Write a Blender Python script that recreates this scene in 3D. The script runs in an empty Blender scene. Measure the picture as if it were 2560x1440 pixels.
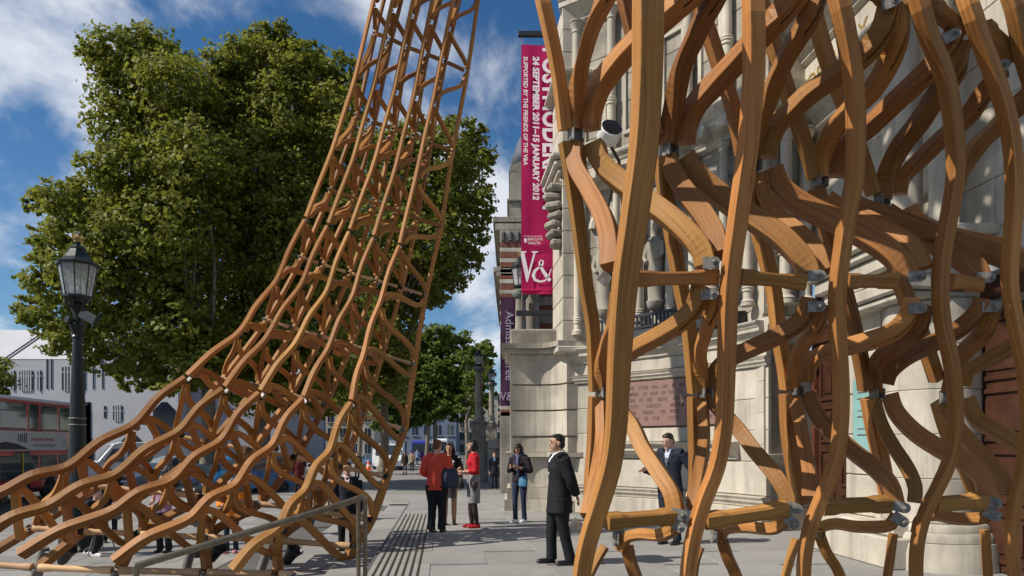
import bpy, bmesh, math, random
import numpy as np
from mathutils import Vector, Matrix
R = math.radians
random.seed(7); rng = np.random.default_rng(7)
sc = bpy.context.scene
col = sc.collection
# ------------------------------------------------------------------ camera
F = 1700.0; HOR = 1115.0; CH = 1.55          # focal length in px of the 2560 px photo, horizon row, eye height
cam = bpy.data.objects.new('camera', bpy.data.cameras.new('camera')); col.objects.link(cam)
cam.location = (0, 0, CH); cam.rotation_euler = (R(90), 0, 0)
cam.data.sensor_width = 36; cam.data.lens = F/2560*36
cam.data.shift_y = (HOR-720)/2560
cam.data.clip_start = 0.05; cam.data.clip_end = 4000
sc.camera = cam
# ------------------------------------------------------------------ sky and sun
SUN_EL, SUN_BACK = 43.0, 18.0
sv = Vector((-math.cos(R(SUN_BACK))*math.cos(R(SUN_EL)), -math.sin(R(SUN_BACK))*math.cos(R(SUN_EL)), math.sin(R(SUN_EL))))
sun = bpy.data.objects.new('sun', bpy.data.lights.new('sun', 'SUN')); col.objects.link(sun)
sun.data.energy = 5.0; sun.data.angle = R(0.5); sun.data.color = (1, 0.93, 0.82)
sun.rotation_euler = (-sv).to_track_quat('-Z', 'Y').to_euler()
w = bpy.data.worlds.new('World'); sc.world = w; w.use_nodes = True
wn = w.node_tree.nodes; wl = w.node_tree.links; wn.clear()
def N(nt, t, **k):
    n = nt.nodes.new(t)
    for a, b in k.items(): setattr(n, a, b)
    return n
wt = w.node_tree
sky = N(wt, 'ShaderNodeTexSky'); sky.sky_type = 'NISHITA'; sky.sun_disc = False
sky.sun_elevation = R(SUN_EL); sky.sun_rotation = math.atan2(sv.x, sv.y)
sky.air_density = 1.0; sky.dust_density = 0.2; sky.ozone_density = 3.0; sky.altitude = 50
tc = N(wt, 'ShaderNodeTexCoord')
# clouds: a layer seen in perspective (direction projected on a plane overhead)
sep = N(wt, 'ShaderNodeSeparateXYZ'); wl.new(tc.outputs['Generated'], sep.inputs[0])
zc = N(wt, 'ShaderNodeMath', operation='MAXIMUM'); wl.new(sep.outputs['Z'], zc.inputs[0]); zc.inputs[1].default_value = 0.0
za = N(wt, 'ShaderNodeMath', operation='ADD'); wl.new(zc.outputs[0], za.inputs[0]); za.inputs[1].default_value = 0.42
dv = N(wt, 'ShaderNodeVectorMath', operation='DIVIDE'); wl.new(tc.outputs['Generated'], dv.inputs[0])
cz = N(wt, 'ShaderNodeCombineXYZ'); [wl.new(za.outputs[0], cz.inputs[i]) for i in range(3)]; wl.new(cz.outputs[0], dv.inputs[1])
mp = N(wt, 'ShaderNodeMapping'); wl.new(dv.outputs[0], mp.inputs[0])
mp.inputs['Location'].default_value = (6.3703, 2.8375, 0); mp.inputs['Rotation'].default_value = (0, 0, R(60)); mp.inputs['Scale'].default_value = (1.7, 1.5, 0)
nz = N(wt, 'ShaderNodeTexNoise'); nz.inputs['Scale'].default_value = 2.0; nz.inputs['Detail'].default_value = 9; nz.inputs['Roughness'].default_value = 0.56; nz.inputs['Distortion'].default_value = 0.25
wl.new(mp.outputs[0], nz.inputs['Vector'])
rp = N(wt, 'ShaderNodeValToRGB'); rp.color_ramp.elements[0].position = 0.46; rp.color_ramp.elements[1].position = 0.66
rp.color_ramp.elements[0].color = (0, 0, 0, 1); rp.color_ramp.elements[1].color = (0.85, 0.85, 0.85, 1); rp.color_ramp.interpolation = 'EASE'
wl.new(nz.outputs['Fac'], rp.inputs[0])
mixc = N(wt, 'ShaderNodeMix', data_type='RGBA'); wl.new(rp.outputs[0], mixc.inputs[0]); hs = N(wt, 'ShaderNodeHueSaturation'); hs.inputs['Saturation'].default_value = 1.25; hs.inputs['Value'].default_value = 1.42; wl.new(sky.outputs[0], hs.inputs['Color']); wl.new(hs.outputs[0], mixc.inputs[6])
mixc.inputs[7].default_value = (12.5, 12.9, 13.6, 1)
bg = N(wt, 'ShaderNodeBackground'); bg.inputs[1].default_value = 0.064; wl.new(mixc.outputs[2], bg.inputs[0])
wo = N(wt, 'ShaderNodeOutputWorld'); wl.new(bg.outputs[0], wo.inputs[0])
# ------------------------------------------------------------------ film
sc.view_settings.view_transform = 'Standard'; sc.view_settings.look = 'None'
sc.view_settings.exposure = 0.12; sc.view_settings.gamma = 1.0; sc.view_settings.use_curve_mapping = False
sc.render.engine = 'CYCLES'
sc.cycles.max_bounces = 6; sc.cycles.transparent_max_bounces = 8

def P(px, py, d):
    """world point of photo pixel (px, py) at depth d metres"""
    return Vector(((px-1280)/F*d, d, CH+(HOR-py)/F*d))
def gz(py, z=0.0): return F*(CH-z)/(py-HOR)      # depth of a ground point at height z seen on row py

# ------------------------------------------------------------------ materials
MATS = {}
def mat(name, rgb, rough=0.6, metal=0.0, var=0.12, scale=6.0, bump=0.0, spec=0.4, coords='Object', detail=6, dirt=None, trans=0.0, objvar=0.0, streak=None, spots=None):
    if name in MATS: return MATS[name]
    m = bpy.data.materials.new(name); m.use_nodes = True; nt = m.node_tree; b = nt.nodes['Principled BSDF']
    b.inputs['Roughness'].default_value = rough; b.inputs['Metallic'].default_value = metal
    b.inputs['Specular IOR Level'].default_value = spec
    t = N(nt, 'ShaderNodeTexCoord'); n = N(nt, 'ShaderNodeTexNoise'); n.inputs['Scale'].default_value = scale; n.inputs['Detail'].default_value = detail
    nt.links.new(t.outputs[coords], n.inputs['Vector'])
    mr = N(nt, 'ShaderNodeMapRange'); mr.inputs[1].default_value = 0.3; mr.inputs[2].default_value = 0.7
    mr.inputs[3].default_value = 1-var; mr.inputs[4].default_value = 1+var; nt.links.new(n.outputs['Fac'], mr.inputs[0])
    mx = N(nt, 'ShaderNodeVectorMath', operation='SCALE'); mx.inputs[0].default_value = rgb[:3]; nt.links.new(mr.outputs[0], mx.inputs['Scale'])
    out = mx.outputs[0]
    if dirt:
        drgb, dscale, lo, hi = dirt
        n2 = N(nt, 'ShaderNodeTexNoise'); n2.inputs['Scale'].default_value = dscale; n2.inputs['Detail'].default_value = 8; n2.inputs['Roughness'].default_value = 0.65
        nt.links.new(t.outputs[coords], n2.inputs['Vector'])
        m2 = N(nt, 'ShaderNodeMapRange'); m2.inputs[1].default_value = lo; m2.inputs[2].default_value = hi; nt.links.new(n2.outputs['Fac'], m2.inputs[0])
        mm = N(nt, 'ShaderNodeMix', data_type='RGBA'); nt.links.new(m2.outputs[0], mm.inputs[0]); nt.links.new(out, mm.inputs[6]); mm.inputs[7].default_value = (*drgb, 1)
        out = mm.outputs[2]
    if streak:
        srgb, amt = streak; g = N(nt, 'ShaderNodeNewGeometry'); m4 = N(nt, 'ShaderNodeMapping'); m4.inputs['Scale'].default_value = (5.0, 5.0, 0.35); nt.links.new(g.outputs['Position'], m4.inputs[0])
        n4 = N(nt, 'ShaderNodeTexNoise'); n4.inputs['Scale'].default_value = 1.0; n4.inputs['Detail'].default_value = 7; n4.inputs['Roughness'].default_value = 0.7; nt.links.new(m4.outputs[0], n4.inputs['Vector'])
        r4 = N(nt, 'ShaderNodeMapRange'); r4.inputs[1].default_value = 0.48; r4.inputs[2].default_value = 0.80; r4.inputs[4].default_value = amt; nt.links.new(n4.outputs['Fac'], r4.inputs[0])
        x4 = N(nt, 'ShaderNodeMix', data_type='RGBA'); nt.links.new(r4.outputs[0], x4.inputs[0]); nt.links.new(out, x4.inputs[6]); x4.inputs[7].default_value = (*srgb, 1); out = x4.outputs[2]
    if spots:
        srgb, sscale, srad = spots; g = N(nt, 'ShaderNodeNewGeometry'); vv = N(nt, 'ShaderNodeTexVoronoi'); vv.inputs['Scale'].default_value = sscale; nt.links.new(g.outputs['Position'], vv.inputs['Vector'])
        r6 = N(nt, 'ShaderNodeMapRange'); r6.inputs[1].default_value = srad; r6.inputs[2].default_value = srad*1.4; r6.inputs[3].default_value = 0.75; r6.inputs[4].default_value = 0.0; nt.links.new(vv.outputs['Distance'], r6.inputs[0])
        x6 = N(nt, 'ShaderNodeMix', data_type='RGBA'); nt.links.new(r6.outputs[0], x6.inputs[0]); nt.links.new(out, x6.inputs[6]); x6.inputs[7].default_value = (*srgb, 1); out = x6.outputs[2]
    if objvar:
        oi = N(nt, 'ShaderNodeObjectInfo'); r5 = N(nt, 'ShaderNodeMapRange'); r5.inputs[3].default_value = 1-objvar; r5.inputs[4].default_value = 1+objvar*0.6; nt.links.new(oi.outputs['Random'], r5.inputs[0])
        x5 = N(nt, 'ShaderNodeVectorMath', operation='SCALE'); nt.links.new(out, x5.inputs[0]); nt.links.new(r5.outputs[0], x5.inputs['Scale']); out = x5.outputs[0]
    nt.links.new(out, b.inputs['Base Color'])
    if bump:
        bp = N(nt, 'ShaderNodeBump'); bp.inputs['Strength'].default_value = bump; bp.inputs['Distance'].default_value = 0.02
        nt.links.new(n.outputs['Fac'], bp.inputs['Height']); nt.links.new(bp.outputs[0], b.inputs['Normal'])
    MATS[name] = m; return m
def glassy(name, rgb, rough=0.06, alpha=1.0):
    if name in MATS: return MATS[name]
    m = bpy.data.materials.new(name); m.use_nodes = True; nt = m.node_tree; b = nt.nodes['Principled BSDF']
    t = N(nt, 'ShaderNodeTexCoord'); n = N(nt, 'ShaderNodeTexNoise'); n.inputs['Scale'].default_value = 1.3
    nt.links.new(t.outputs['Object'], n.inputs['Vector'])
    mx = N(nt, 'ShaderNodeMix', data_type='RGBA'); nt.links.new(n.outputs['Fac'], mx.inputs[0])
    mx.inputs[6].default_value = (*[c*0.6 for c in rgb], 1); mx.inputs[7].default_value = (*[c*1.4 for c in rgb], 1)
    nt.links.new(mx.outputs[2], b.inputs['Base Color']); b.inputs['Roughness'].default_value = rough
    b.inputs['Specular IOR Level'].default_value = 0.9; b.inputs['Alpha'].default_value = alpha
    MATS[name] = m; return m
def wood(name, light, dark, sat_var=0.25):
    """oak: grain stretched along the UV u axis (metres along the beam), tint differs from beam to beam"""
    m = bpy.data.materials.new(name); m.use_nodes = True; nt = m.node_tree; b = nt.nodes['Principled BSDF']
    uv = N(nt, 'ShaderNodeUVMap'); uv.uv_map = 'UVMap'
    oi = N(nt, 'ShaderNodeObjectInfo')
    add = N(nt, 'ShaderNodeVectorMath', operation='ADD'); nt.links.new(uv.outputs[0], add.inputs[0])
    sc_ = N(nt, 'ShaderNodeMath', operation='MULTIPLY'); nt.links.new(oi.outputs['Random'], sc_.inputs[0]); sc_.inputs[1].default_value = 37.0
    cx = N(nt, 'ShaderNodeCombineXYZ'); nt.links.new(sc_.outputs[0], cx.inputs[0]); nt.links.new(sc_.outputs[0], cx.inputs[1]); nt.links.new(sc_.outputs[0], cx.inputs[2])
    nt.links.new(cx.outputs[0], add.inputs[1])
    wv = N(nt, 'ShaderNodeTexNoise'); wv.inputs['Scale'].default_value = 2.3; wv.inputs['Detail'].default_value = 2; nt.links.new(add.outputs[0], wv.inputs['Vector'])
    ws = N(nt, 'ShaderNodeVectorMath', operation='SCALE'); nt.links.new(wv.outputs['Color'], ws.inputs[0]); ws.inputs['Scale'].default_value = 0.055
    wa = N(nt, 'ShaderNodeVectorMath', operation='ADD'); nt.links.new(add.outputs[0], wa.inputs[0]); nt.links.new(ws.outputs[0], wa.inputs[1])
    mp = N(nt, 'ShaderNodeMapping'); mp.inputs['Scale'].default_value = (1.6, 42, 1); nt.links.new(wa.outputs[0], mp.inputs[0])
    n1 = N(nt, 'ShaderNodeTexNoise'); n1.inputs['Scale'].default_value = 1.0; n1.inputs['Detail'].default_value = 5; n1.inputs['Roughness'].default_value = 0.6; n1.inputs['Distortion'].default_value = 0.7
    nt.links.new(mp.outputs[0], n1.inputs['Vector'])
    mp2 = N(nt, 'ShaderNodeMapping'); mp2.inputs['Scale'].default_value = (0.6, 260, 1); nt.links.new(add.outputs[0], mp2.inputs[0])
    n2 = N(nt, 'ShaderNodeTexNoise'); n2.inputs['Scale'].default_value = 1.0; n2.inputs['Detail'].default_value = 3; nt.links.new(mp2.outputs[0], n2.inputs['Vector'])
    mix = N(nt, 'ShaderNodeMath', operation='MULTIPLY_ADD'); nt.links.new(n2.outputs['Fac'], mix.inputs[0]); mix.inputs[1].default_value = 0.45; nt.links.new(n1.outputs['Fac'], mix.inputs[2])
    cr = N(nt, 'ShaderNodeValToRGB'); e = cr.color_ramp.elements
    e[0].position = 0.42; e[0].color = (*dark, 1); e[1].position = 0.98; e[1].color = (*light, 1)
    md = e.new(0.68); md.color = (*[(a*0.62+b_*0.38) for a, b_ in zip(light, dark)], 1)
    nt.links.new(mix.outputs[0], cr.inputs[0])
    # patches of a different board + per-beam tint
    n3 = N(nt, 'ShaderNodeTexNoise'); n3.inputs['Scale'].default_value = 0.9; nt.links.new(add.outputs[0], n3.inputs['Vector'])
    hsv = N(nt, 'ShaderNodeHueSaturation'); nt.links.new(cr.outputs[0], hsv.inputs['Color'])
    mr = N(nt, 'ShaderNodeMapRange'); mr.inputs[3].default_value = 0.66; mr.inputs[4].default_value = 1.16; nt.links.new(oi.outputs['Random'], mr.inputs[0])
    mm = N(nt, 'ShaderNodeMath', operation='MULTIPLY'); nt.links.new(mr.outputs[0], mm.inputs[0])
    m3 = N(nt, 'ShaderNodeMapRange'); m3.inputs[1].default_value = 0.3; m3.inputs[2].default_value = 0.7; m3.inputs[3].default_value = 0.86; m3.inputs[4].default_value = 1.12
    nt.links.new(n3.outputs['Fac'], m3.inputs[0]); nt.links.new(m3.outputs[0], mm.inputs[1]); nt.links.new(mm.outputs[0], hsv.inputs['Value'])
    rr = N(nt, 'ShaderNodeMath', operation='FRACT'); r5 = N(nt, 'ShaderNodeMath', operation='MULTIPLY'); nt.links.new(oi.outputs['Random'], r5.inputs[0]); r5.inputs[1].default_value = 7.3; nt.links.new(r5.outputs[0], rr.inputs[0])
    mh = N(nt, 'ShaderNodeMapRange'); mh.inputs[3].default_value = 0.492; mh.inputs[4].default_value = 0.506; nt.links.new(rr.outputs[0], mh.inputs[0]); nt.links.new(mh.outputs[0], hsv.inputs['Hue'])
    sx = N(nt, 'ShaderNodeSeparateXYZ'); nt.links.new(uv.outputs[0], sx.inputs[0])
    fm = N(nt, 'ShaderNodeMath', operation='PINGPONG'); nt.links.new(sx.outputs[1], fm.inputs[0]); fm.inputs[1].default_value = 0.0115
    gl = N(nt, 'ShaderNodeMapRange'); nt.links.new(fm.outputs[0], gl.inputs[0]); gl.inputs[1].default_value = 0.0; gl.inputs[2].default_value = 0.0016; gl.inputs[3].default_value = 0.72; gl.inputs[4].default_value = 1.0
    gs = N(nt, 'ShaderNodeVectorMath', operation='SCALE'); nt.links.new(hsv.outputs[0], gs.inputs[0]); nt.links.new(gl.outputs[0], gs.inputs['Scale'])
    nt.links.new(gs.outputs[0], b.inputs['Base Color'])
    b.inputs['Roughness'].default_value = 0.55; b.inputs['Specular IOR Level'].default_value = 0.22
    bp = N(nt, 'ShaderNodeBump'); bp.inputs['Strength'].default_value = 0.12; bp.inputs['Distance'].default_value = 0.004
    nt.links.new(mix.outputs[0], bp.inputs['Height']); nt.links.new(bp.outputs[0], b.inputs['Normal'])
    MATS[name] = m; return m
WOOD = wood('oak', (0.50, 0.240, 0.070), (0.185, 0.070, 0.018))
PALEWOOD = wood('turned_oak', (0.78, 0.52, 0.29), (0.55, 0.31, 0.14))
STEEL = mat('galvanised_steel', (0.21, 0.195, 0.175), 0.5, 0.15, 0.4, 30)
DARKSTEEL = mat('blackened_steel', (0.05, 0.05, 0.052), 0.4, 0.6, 0.3, 25)

# ------------------------------------------------------------------ mesh helpers
class MB:
    def __init__(s): s.v = []; s.f = []; s.uv = []; s.m = []
    def add(s, vs, fs, uvs=None, mi=0):
        o = len(s.v); s.v += [tuple(v) for v in vs]
        for k, f in enumerate(fs):
            s.f.append([i+o for i in f]); s.uv.append(uvs[k] if uvs else [(0, 0)]*len(f)); s.m.append(mi)
    def box(s, c, size, rz=0, mi=0, rot=None, bev=0.0):
        hx, hy, hz = [a/2 for a in size]
        M = rot if rot is not None else Matrix.Rotation(rz, 3, 'Z')
        c = Vector(c)
        if bev <= 0:
            vs = [M@Vector((x*hx, y*hy, z*hz))+c for x, y, z in [(-1,-1,-1),(1,-1,-1),(1,1,-1),(-1,1,-1),(-1,-1,1),(1,-1,1),(1,1,1),(-1,1,1)]]
            s.add(vs, [(0,3,2,1),(4,5,6,7),(0,1,5,4),(1,2,6,5),(2,3,7,6),(3,0,4,7)], mi=mi)
        else:
            b = min(bev, hx*.9, hy*.9, hz*.9); bm = bmesh.new(); bmesh.ops.create_cube(bm, size=1)
            for v in bm.verts: v.co = Vector((v.co.x*2*hx, v.co.y*2*hy, v.co.z*2*hz))
            bmesh.ops.bevel(bm, geom=bm.edges[:], offset=b, segments=1, affect='EDGES')
            bm.verts.index_update()
            s.add([M@v.co+c for v in bm.verts], [[v.index for v in f.verts] for f in bm.faces], mi=mi); bm.free()
    def lathe(s, base, prof, seg=16, axis=Vector((0,0,1)), mi=0, a0=0, a1=2*math.pi):
        base = Vector(base); q = Vector((0,0,1)).rotation_difference(Vector(axis).normalized())
        full = abs(a1-a0-2*math.pi) < 1e-6; ns = seg if full else seg+1
        vs = []
        for r, z in prof:
            for k in range(ns):
                a = a0+(a1-a0)*k/seg; vs.append(q@Vector((r*math.cos(a), r*math.sin(a), z))+base)
        fs = []
        for i in range(len(prof)-1):
            for k in range(seg):
                k2 = (k+1) % ns if full else k+1
                fs.append((i*ns+k, i*ns+k2, (i+1)*ns+k2, (i+1)*ns+k))
        if full:
            fs.append(tuple(reversed(range(ns)))); o = (len(prof)-1)*ns; fs.append(tuple(range(o, o+ns)))
        s.add(vs, fs, mi=mi)
    def tube(s, pts, r, seg=8, mi=0, cap=True):
        pts = [Vector(p) for p in pts]; n = len(pts); rs = r if isinstance(r, (list, tuple)) else [r]*n
        rs = [(a, a) if not isinstance(a, (list, tuple)) else a for a in rs]
        T = [(pts[min(i+1, n-1)]-pts[max(i-1, 0)]).normalized() for i in range(n)]
        ref = Vector((0, 0, 1)) if abs(T[0].z) < 0.9 else Vector((0, 1, 0))
        x = T[0].cross(ref).normalized(); vs = []
        for i in range(n):
            x = (x-T[i]*x.dot(T[i])).normalized(); y = T[i].cross(x)
            for k in range(seg):
                a = 2*math.pi*k/seg; vs.append(pts[i]+x*math.cos(a)*rs[i][0]+y*math.sin(a)*rs[i][1])
        fs = [(i*seg+k, i*seg+(k+1) % seg, (i+1)*seg+(k+1) % seg, (i+1)*seg+k) for i in range(n-1) for k in range(seg)]
        if cap: fs += [tuple(reversed(range(seg))), tuple(range((n-1)*seg, n*seg))]
        s.add(vs, fs, mi=mi)
    def poly_prism(s, pts2, to3, d0, d1, mi=0):
        """extrude a 2-D polygon: to3(a, b, d) gives the point"""
        n = len(pts2); vs = [to3(a, b, d0) for a, b in pts2]+[to3(a, b, d1) for a, b in pts2]
        fs = [tuple(range(n)), tuple(reversed(range(n, 2*n)))]+[(i, (i+1) % n+0, (i+1) % n+n, i+n) for i in range(n)]
        s.add(vs, fs, mi=mi)
    def build(s, name, material, parent=None, smooth=False, recalc=True, angle=None):
        me = bpy.data.meshes.new(name); me.from_pydata(s.v, [], s.f)
        uvl = me.uv_layers.new(name='UVMap'); flat = [c for fu in s.uv for q in fu for c in q]
        if len(flat) == len(uvl.data)*2: uvl.data.foreach_set('uv', flat)
        ms = material if isinstance(material, (list, tuple)) else [material]
        for m in ms: me.materials.append(m)
        if len(ms) > 1: me.polygons.foreach_set('material_index', s.m)
        if recalc:
            bm = bmesh.new(); bm.from_mesh(me); bmesh.ops.recalc_face_normals(bm, faces=bm.faces[:]); bm.to_mesh(me); bm.free()
        if smooth:
            me.polygons.foreach_set('use_smooth', [True]*len(me.polygons))
            if angle: me.set_sharp_from_angle(angle=R(angle))
        me.update()
        o = bpy.data.objects.new(name, me); col.objects.link(o)
        if parent: o.parent = parent
        return o
_ts = bpy.data.scenes.new('scratch')
def evaluated_mesh(o):
    """mesh of an object with its modifiers, evaluated in a scratch scene (fast)"""
    _ts.collection.objects.link(o); vl = _ts.view_layers[0]; vl.update(); dg = vl.depsgraph; dg.update()
    me = bpy.data.meshes.new_from_object(o.evaluated_get(dg)); bpy.data.objects.remove(o); return me
def thing(name, label, cat, loc=(0,0,0), rz=0, group=None, kind=None):
    o = bpy.data.objects.new(name, None); col.objects.link(o); o.location = loc; o.rotation_euler = (0, 0, rz); o.empty_display_size = 0.2
    o['label'] = label; o['category'] = cat
    if group: o['group'] = group
    if kind: o['kind'] = kind
    return o
def tag(o, label=None, cat=None, group=None, kind=None):
    if label: o['label'] = label
    if cat: o['category'] = cat
    if group: o['group'] = group
    if kind: o['kind'] = kind
    return o
def keep_world(o, parent):
    """parent a mesh whose vertices are in world space"""
    o.parent = parent; o.matrix_parent_inverse = (Matrix.Translation(parent.location)@Matrix.Rotation(parent.rotation_euler.z, 4, 'Z')).inverted(); return o
def spline(pts, n):
    """Catmull-Rom through pts (Vectors), n samples evenly by chord length"""
    pts = [Vector(p) for p in pts]
    if len(pts) == 2: return [pts[0].lerp(pts[1], i/(n-1)) for i in range(n)]
    L = [0]
    for a, b in zip(pts, pts[1:]): L.append(L[-1]+max((b-a).length, 1e-6)**0.75)
    out = []
    for i in range(n):
        t = L[-1]*i/(n-1); k = max(j for j in range(len(pts)-1) if L[j] <= t+1e-9)
        p1, p2 = pts[k], pts[k+1]; t1, t2 = L[k], L[k+1]
        m1 = (p2-pts[k-1])/(t2-L[k-1]) if k > 0 else (p2-p1)/(t2-t1)
        m2 = (pts[k+2]-p1)/(L[k+2]-t1) if k+2 < len(pts) else (p2-p1)/(t2-t1)
        h = t2-t1; u = (t-t1)/h
        out.append((2*u**3-3*u**2+1)*p1+(u**3-2*u**2+u)*h*m1+(-2*u**3+3*u**2)*p2+(u**3-u**2)*h*m2)
    return out
def beam(mb, pts, wn_, wb, ref, ch=0.10, u0=0.0, mi=0):
    """rectangular beam swept along pts; wb wide along ref (made square to the run), wn_ across it. Chamfered edges."""
    n = len(pts); ws = wn_ if isinstance(wn_, (list, tuple)) else [wn_]*n; bs = wb if isinstance(wb, (list, tuple)) else [wb]*n
    refs = ref if isinstance(ref, (list, tuple)) and not isinstance(ref, Vector) else [ref]*n
    c = ch; pr = [(-1,-1+2*c),(-1,1-2*c),(-1+2*c,1),(1-2*c,1),(1,1-2*c),(1,-1+2*c),(1-2*c,-1),(-1+2*c,-1)]
    vs = []; us = []; L = u0
    for i in range(n):
        t = (pts[min(i+1, n-1)]-pts[max(i-1, 0)]).normalized()
        if i: L += (pts[i]-pts[i-1]).length
        b = refs[i]-t*refs[i].dot(t)
        b = b.normalized() if b.length > 1e-5 else Vector((1,0,0)).cross(t).normalized()
        a = t.cross(b)
        us.append(L)
        for x, y in pr: vs.append(pts[i]+a*x*ws[i]/2+b*y*bs[i]/2)
    m = len(pr); fs = []; uv = []; per = [0]
    w0, b0 = ws[n//2], bs[n//2]
    for k in range(m):
        p, q = pr[k], pr[(k+1) % m]; per.append(per[-1]+math.hypot((p[0]-q[0])*w0/2, (p[1]-q[1])*b0/2))
    for i in range(n-1):
        for k in range(m):
            k2 = (k+1) % m
            fs.append((i*m+k, i*m+k2, (i+1)*m+k2, (i+1)*m+k)); uv.append([(us[i], per[k]), (us[i], per[k+1]), (us[i+1], per[k+1]), (us[i+1], per[k])])
    e = [(0.02*pr[k][0]+9, 0.1*pr[k][1]) for k in range(m)]
    fs += [tuple(reversed(range(m))), tuple(range((n-1)*m, n*m))]; uv += [list(reversed(e)), e]
    mb.add(vs, fs, uv, mi)
# ================================================================== GROUND
PAVE_Z = -0.6; ROAD_Z = -0.74
def fdir(X, Y): return X-0.10*Y              # offset across the street (museum side positive); the street runs along (-0.10, 1)
def on(off, Y, z): return Vector((off-0.10*Y, Y, z))   # point with street offset `off` at depth Y
ASPHALT = mat('asphalt', (0.055, 0.056, 0.06), 0.85, 0, 0.25, 9, 0.2, dirt=((0.09, 0.088, 0.085), 0.5, 0.45, 0.75))
PAVING = mat('york_stone_paving', (0.27, 0.26, 0.24), 0.8, 0, 0.10, 3.5, 0.08, dirt=((0.16, 0.155, 0.145), 1.1, 0.50, 0.78), objvar=0.16, spots=((0.10, 0.098, 0.095), 2.6, 0.045))
JOINT = mat('paving_joint', (0.10, 0.097, 0.09), 0.9)
KERB = mat('granite_kerb', (0.30, 0.295, 0.285), 0.75, 0, 0.2, 14)
TERR = mat('distant_ground', (0.10, 0.10, 0.095), 0.95, 0, 0.2, 0.02)
mb = MB(); mb.add([(-2500,-400,-0.9),(2500,-400,-0.9),(2500,3500,-0.9),(-2500,3500,-0.9)], [(0,1,2,3)]); tag(mb.build('ground', TERR), 'grey city ground reaching to the horizon', 'ground', kind='structure')
# carriageway
mb = MB(); mb.add([on(-34,-30,ROAD_Z), on(-13.2,-30,ROAD_Z), on(-13.2,420,ROAD_Z), on(-34,420,ROAD_Z)], [(0,1,2,3)])
road = tag(mb.build('road', ASPHALT), 'grey asphalt carriageway behind the parked cars', 'road', kind='structure')
MARK = mat('road_paint', (0.7, 0.7, 0.67), 0.7, 0, 0.1, 12)
for k in range(0, 40):
    y0 = 12+k*6.0; mb = MB(); mb.add([on(-23.6,y0,ROAD_Z+.005), on(-23.48,y0,ROAD_Z+.005), on(-23.48,y0+2.4,ROAD_Z+.005), on(-23.6,y0+2.4,ROAD_Z+.005)], [(0,1,2,3)]); o = mb.build('lane_dash', MARK); o.parent = road
# lower pavement
mb = MB(); mb.add([on(-13.0,-30,PAVE_Z-.012), on(3.0,-30,PAVE_Z-.012), on(3.0,420,PAVE_Z-.012), on(-13.0,420,PAVE_Z-.012)], [(0,1,2,3)])
pave = tag(mb.build('pavement', JOINT), 'wide stone-paved footway beside the road', 'pavement', kind='structure')
def slab_proto(name, lx, ly, h, material, bev=0.006):
    mb = MB(); mb.box((0, 0, -h/2), (lx, ly, h), bev=bev); o = mb.build(name, material); return o
RZ = math.atan(0.10)
def lay(parent, material, off0, off1, y0, y1, z, lx, ly, name='paving_slab', limit=300):
    """slabs in rows across the street, joints recessed; whole slabs share one mesh, cut ones close the rows"""
    protos = {}; n = 0; r = 0; y = y0+ly/2
    while y < y1:
        e = [off0]; x = off0+(lx*0.5 if r % 2 else lx)
        while x < off1-0.1: e.append(x); x += lx
        e.append(off1)
        for a_, b_ in zip(e, e[1:]):
            if n >= limit: break
            k = round(b_-a_, 3)
            if k not in protos: protos[k] = slab_proto(name, k-0.010, ly-0.010, 0.05, material); o = protos[k]
            else: o = protos[k].copy(); col.objects.link(o)
            o.location = on((a_+b_)/2, y, z+random.uniform(-0.0012, 0.0012)); o.rotation_euler = (0, 0, RZ); o.parent = parent; n += 1
        y += ly; r += 1
lay(pave, PAVING, -12.6, -4.0, 9.5, 30, PAVE_Z, 0.95, 0.75)
mb = MB(); mb.add([on(-12.75,30,PAVE_Z), on(3.0,30,PAVE_Z), on(3.0,420,PAVE_Z), on(-12.75,420,PAVE_Z)], [(0,1,2,3)]); o = mb.build('paved_surface', PAVING); o.parent = pave
mb = MB(); mb.add([on(-4.0,19.9,PAVE_Z+.002), on(3.0,19.9,PAVE_Z+.002), on(3.0,30,PAVE_Z+.002), on(-4.0,30,PAVE_Z+.002)], [(0,1,2,3)]); o = mb.build('paved_surface', PAVING); o.parent = pave
for k in range(70):
    mb = MB(); y = 8+k*1.5; c = on(-12.9, y, PAVE_Z-0.07); mb.box(c, (0.3, 1.485, 0.16), rz=RZ, bev=0.012); o = mb.build('kerb_stone', KERB); o.parent = pave
# entrance terrace, its steps down to the left and at the far end
TE = -0.95                                   # street offset of the top step edge
mb = MB(); mb.box((on(TE+7.5, 6, 0)+Vector((0, 0, -0.36))), (15, 27, 0.68), rz=RZ); terr = tag(mb.build('terrace', JOINT), 'raised paved terrace before the museum doors', 'terrace', kind='structure')
lay(terr, mat('terrace_paving', (0.28, 0.272, 0.258), 0.78, 0, 0.07, 2.5, 0.05, dirt=((0.20, 0.19, 0.175), 0.9, 0.50, 0.8), objvar=0.10, spots=((0.13, 0.125, 0.12), 2.2, 0.04)), TE+0.02, TE+9.0, 4.5, 19.4, 0.004, 1.52, 1.1, 'terrace_slab')
STEPS = 4; TR = 0.62; RI = 0.15
STEPM = mat('step_stone', (0.27, 0.262, 0.245), 0.8, 0, 0.10, 3.0, 0.06, dirt=((0.17, 0.16, 0.15), 1.0, 0.46, 0.8), objvar=0.14)
flight = thing('stone_steps', 'broad flight of grey stone steps running along the terrace edge', 'steps', on(TE-1.2, 12, PAVE_Z))
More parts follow.
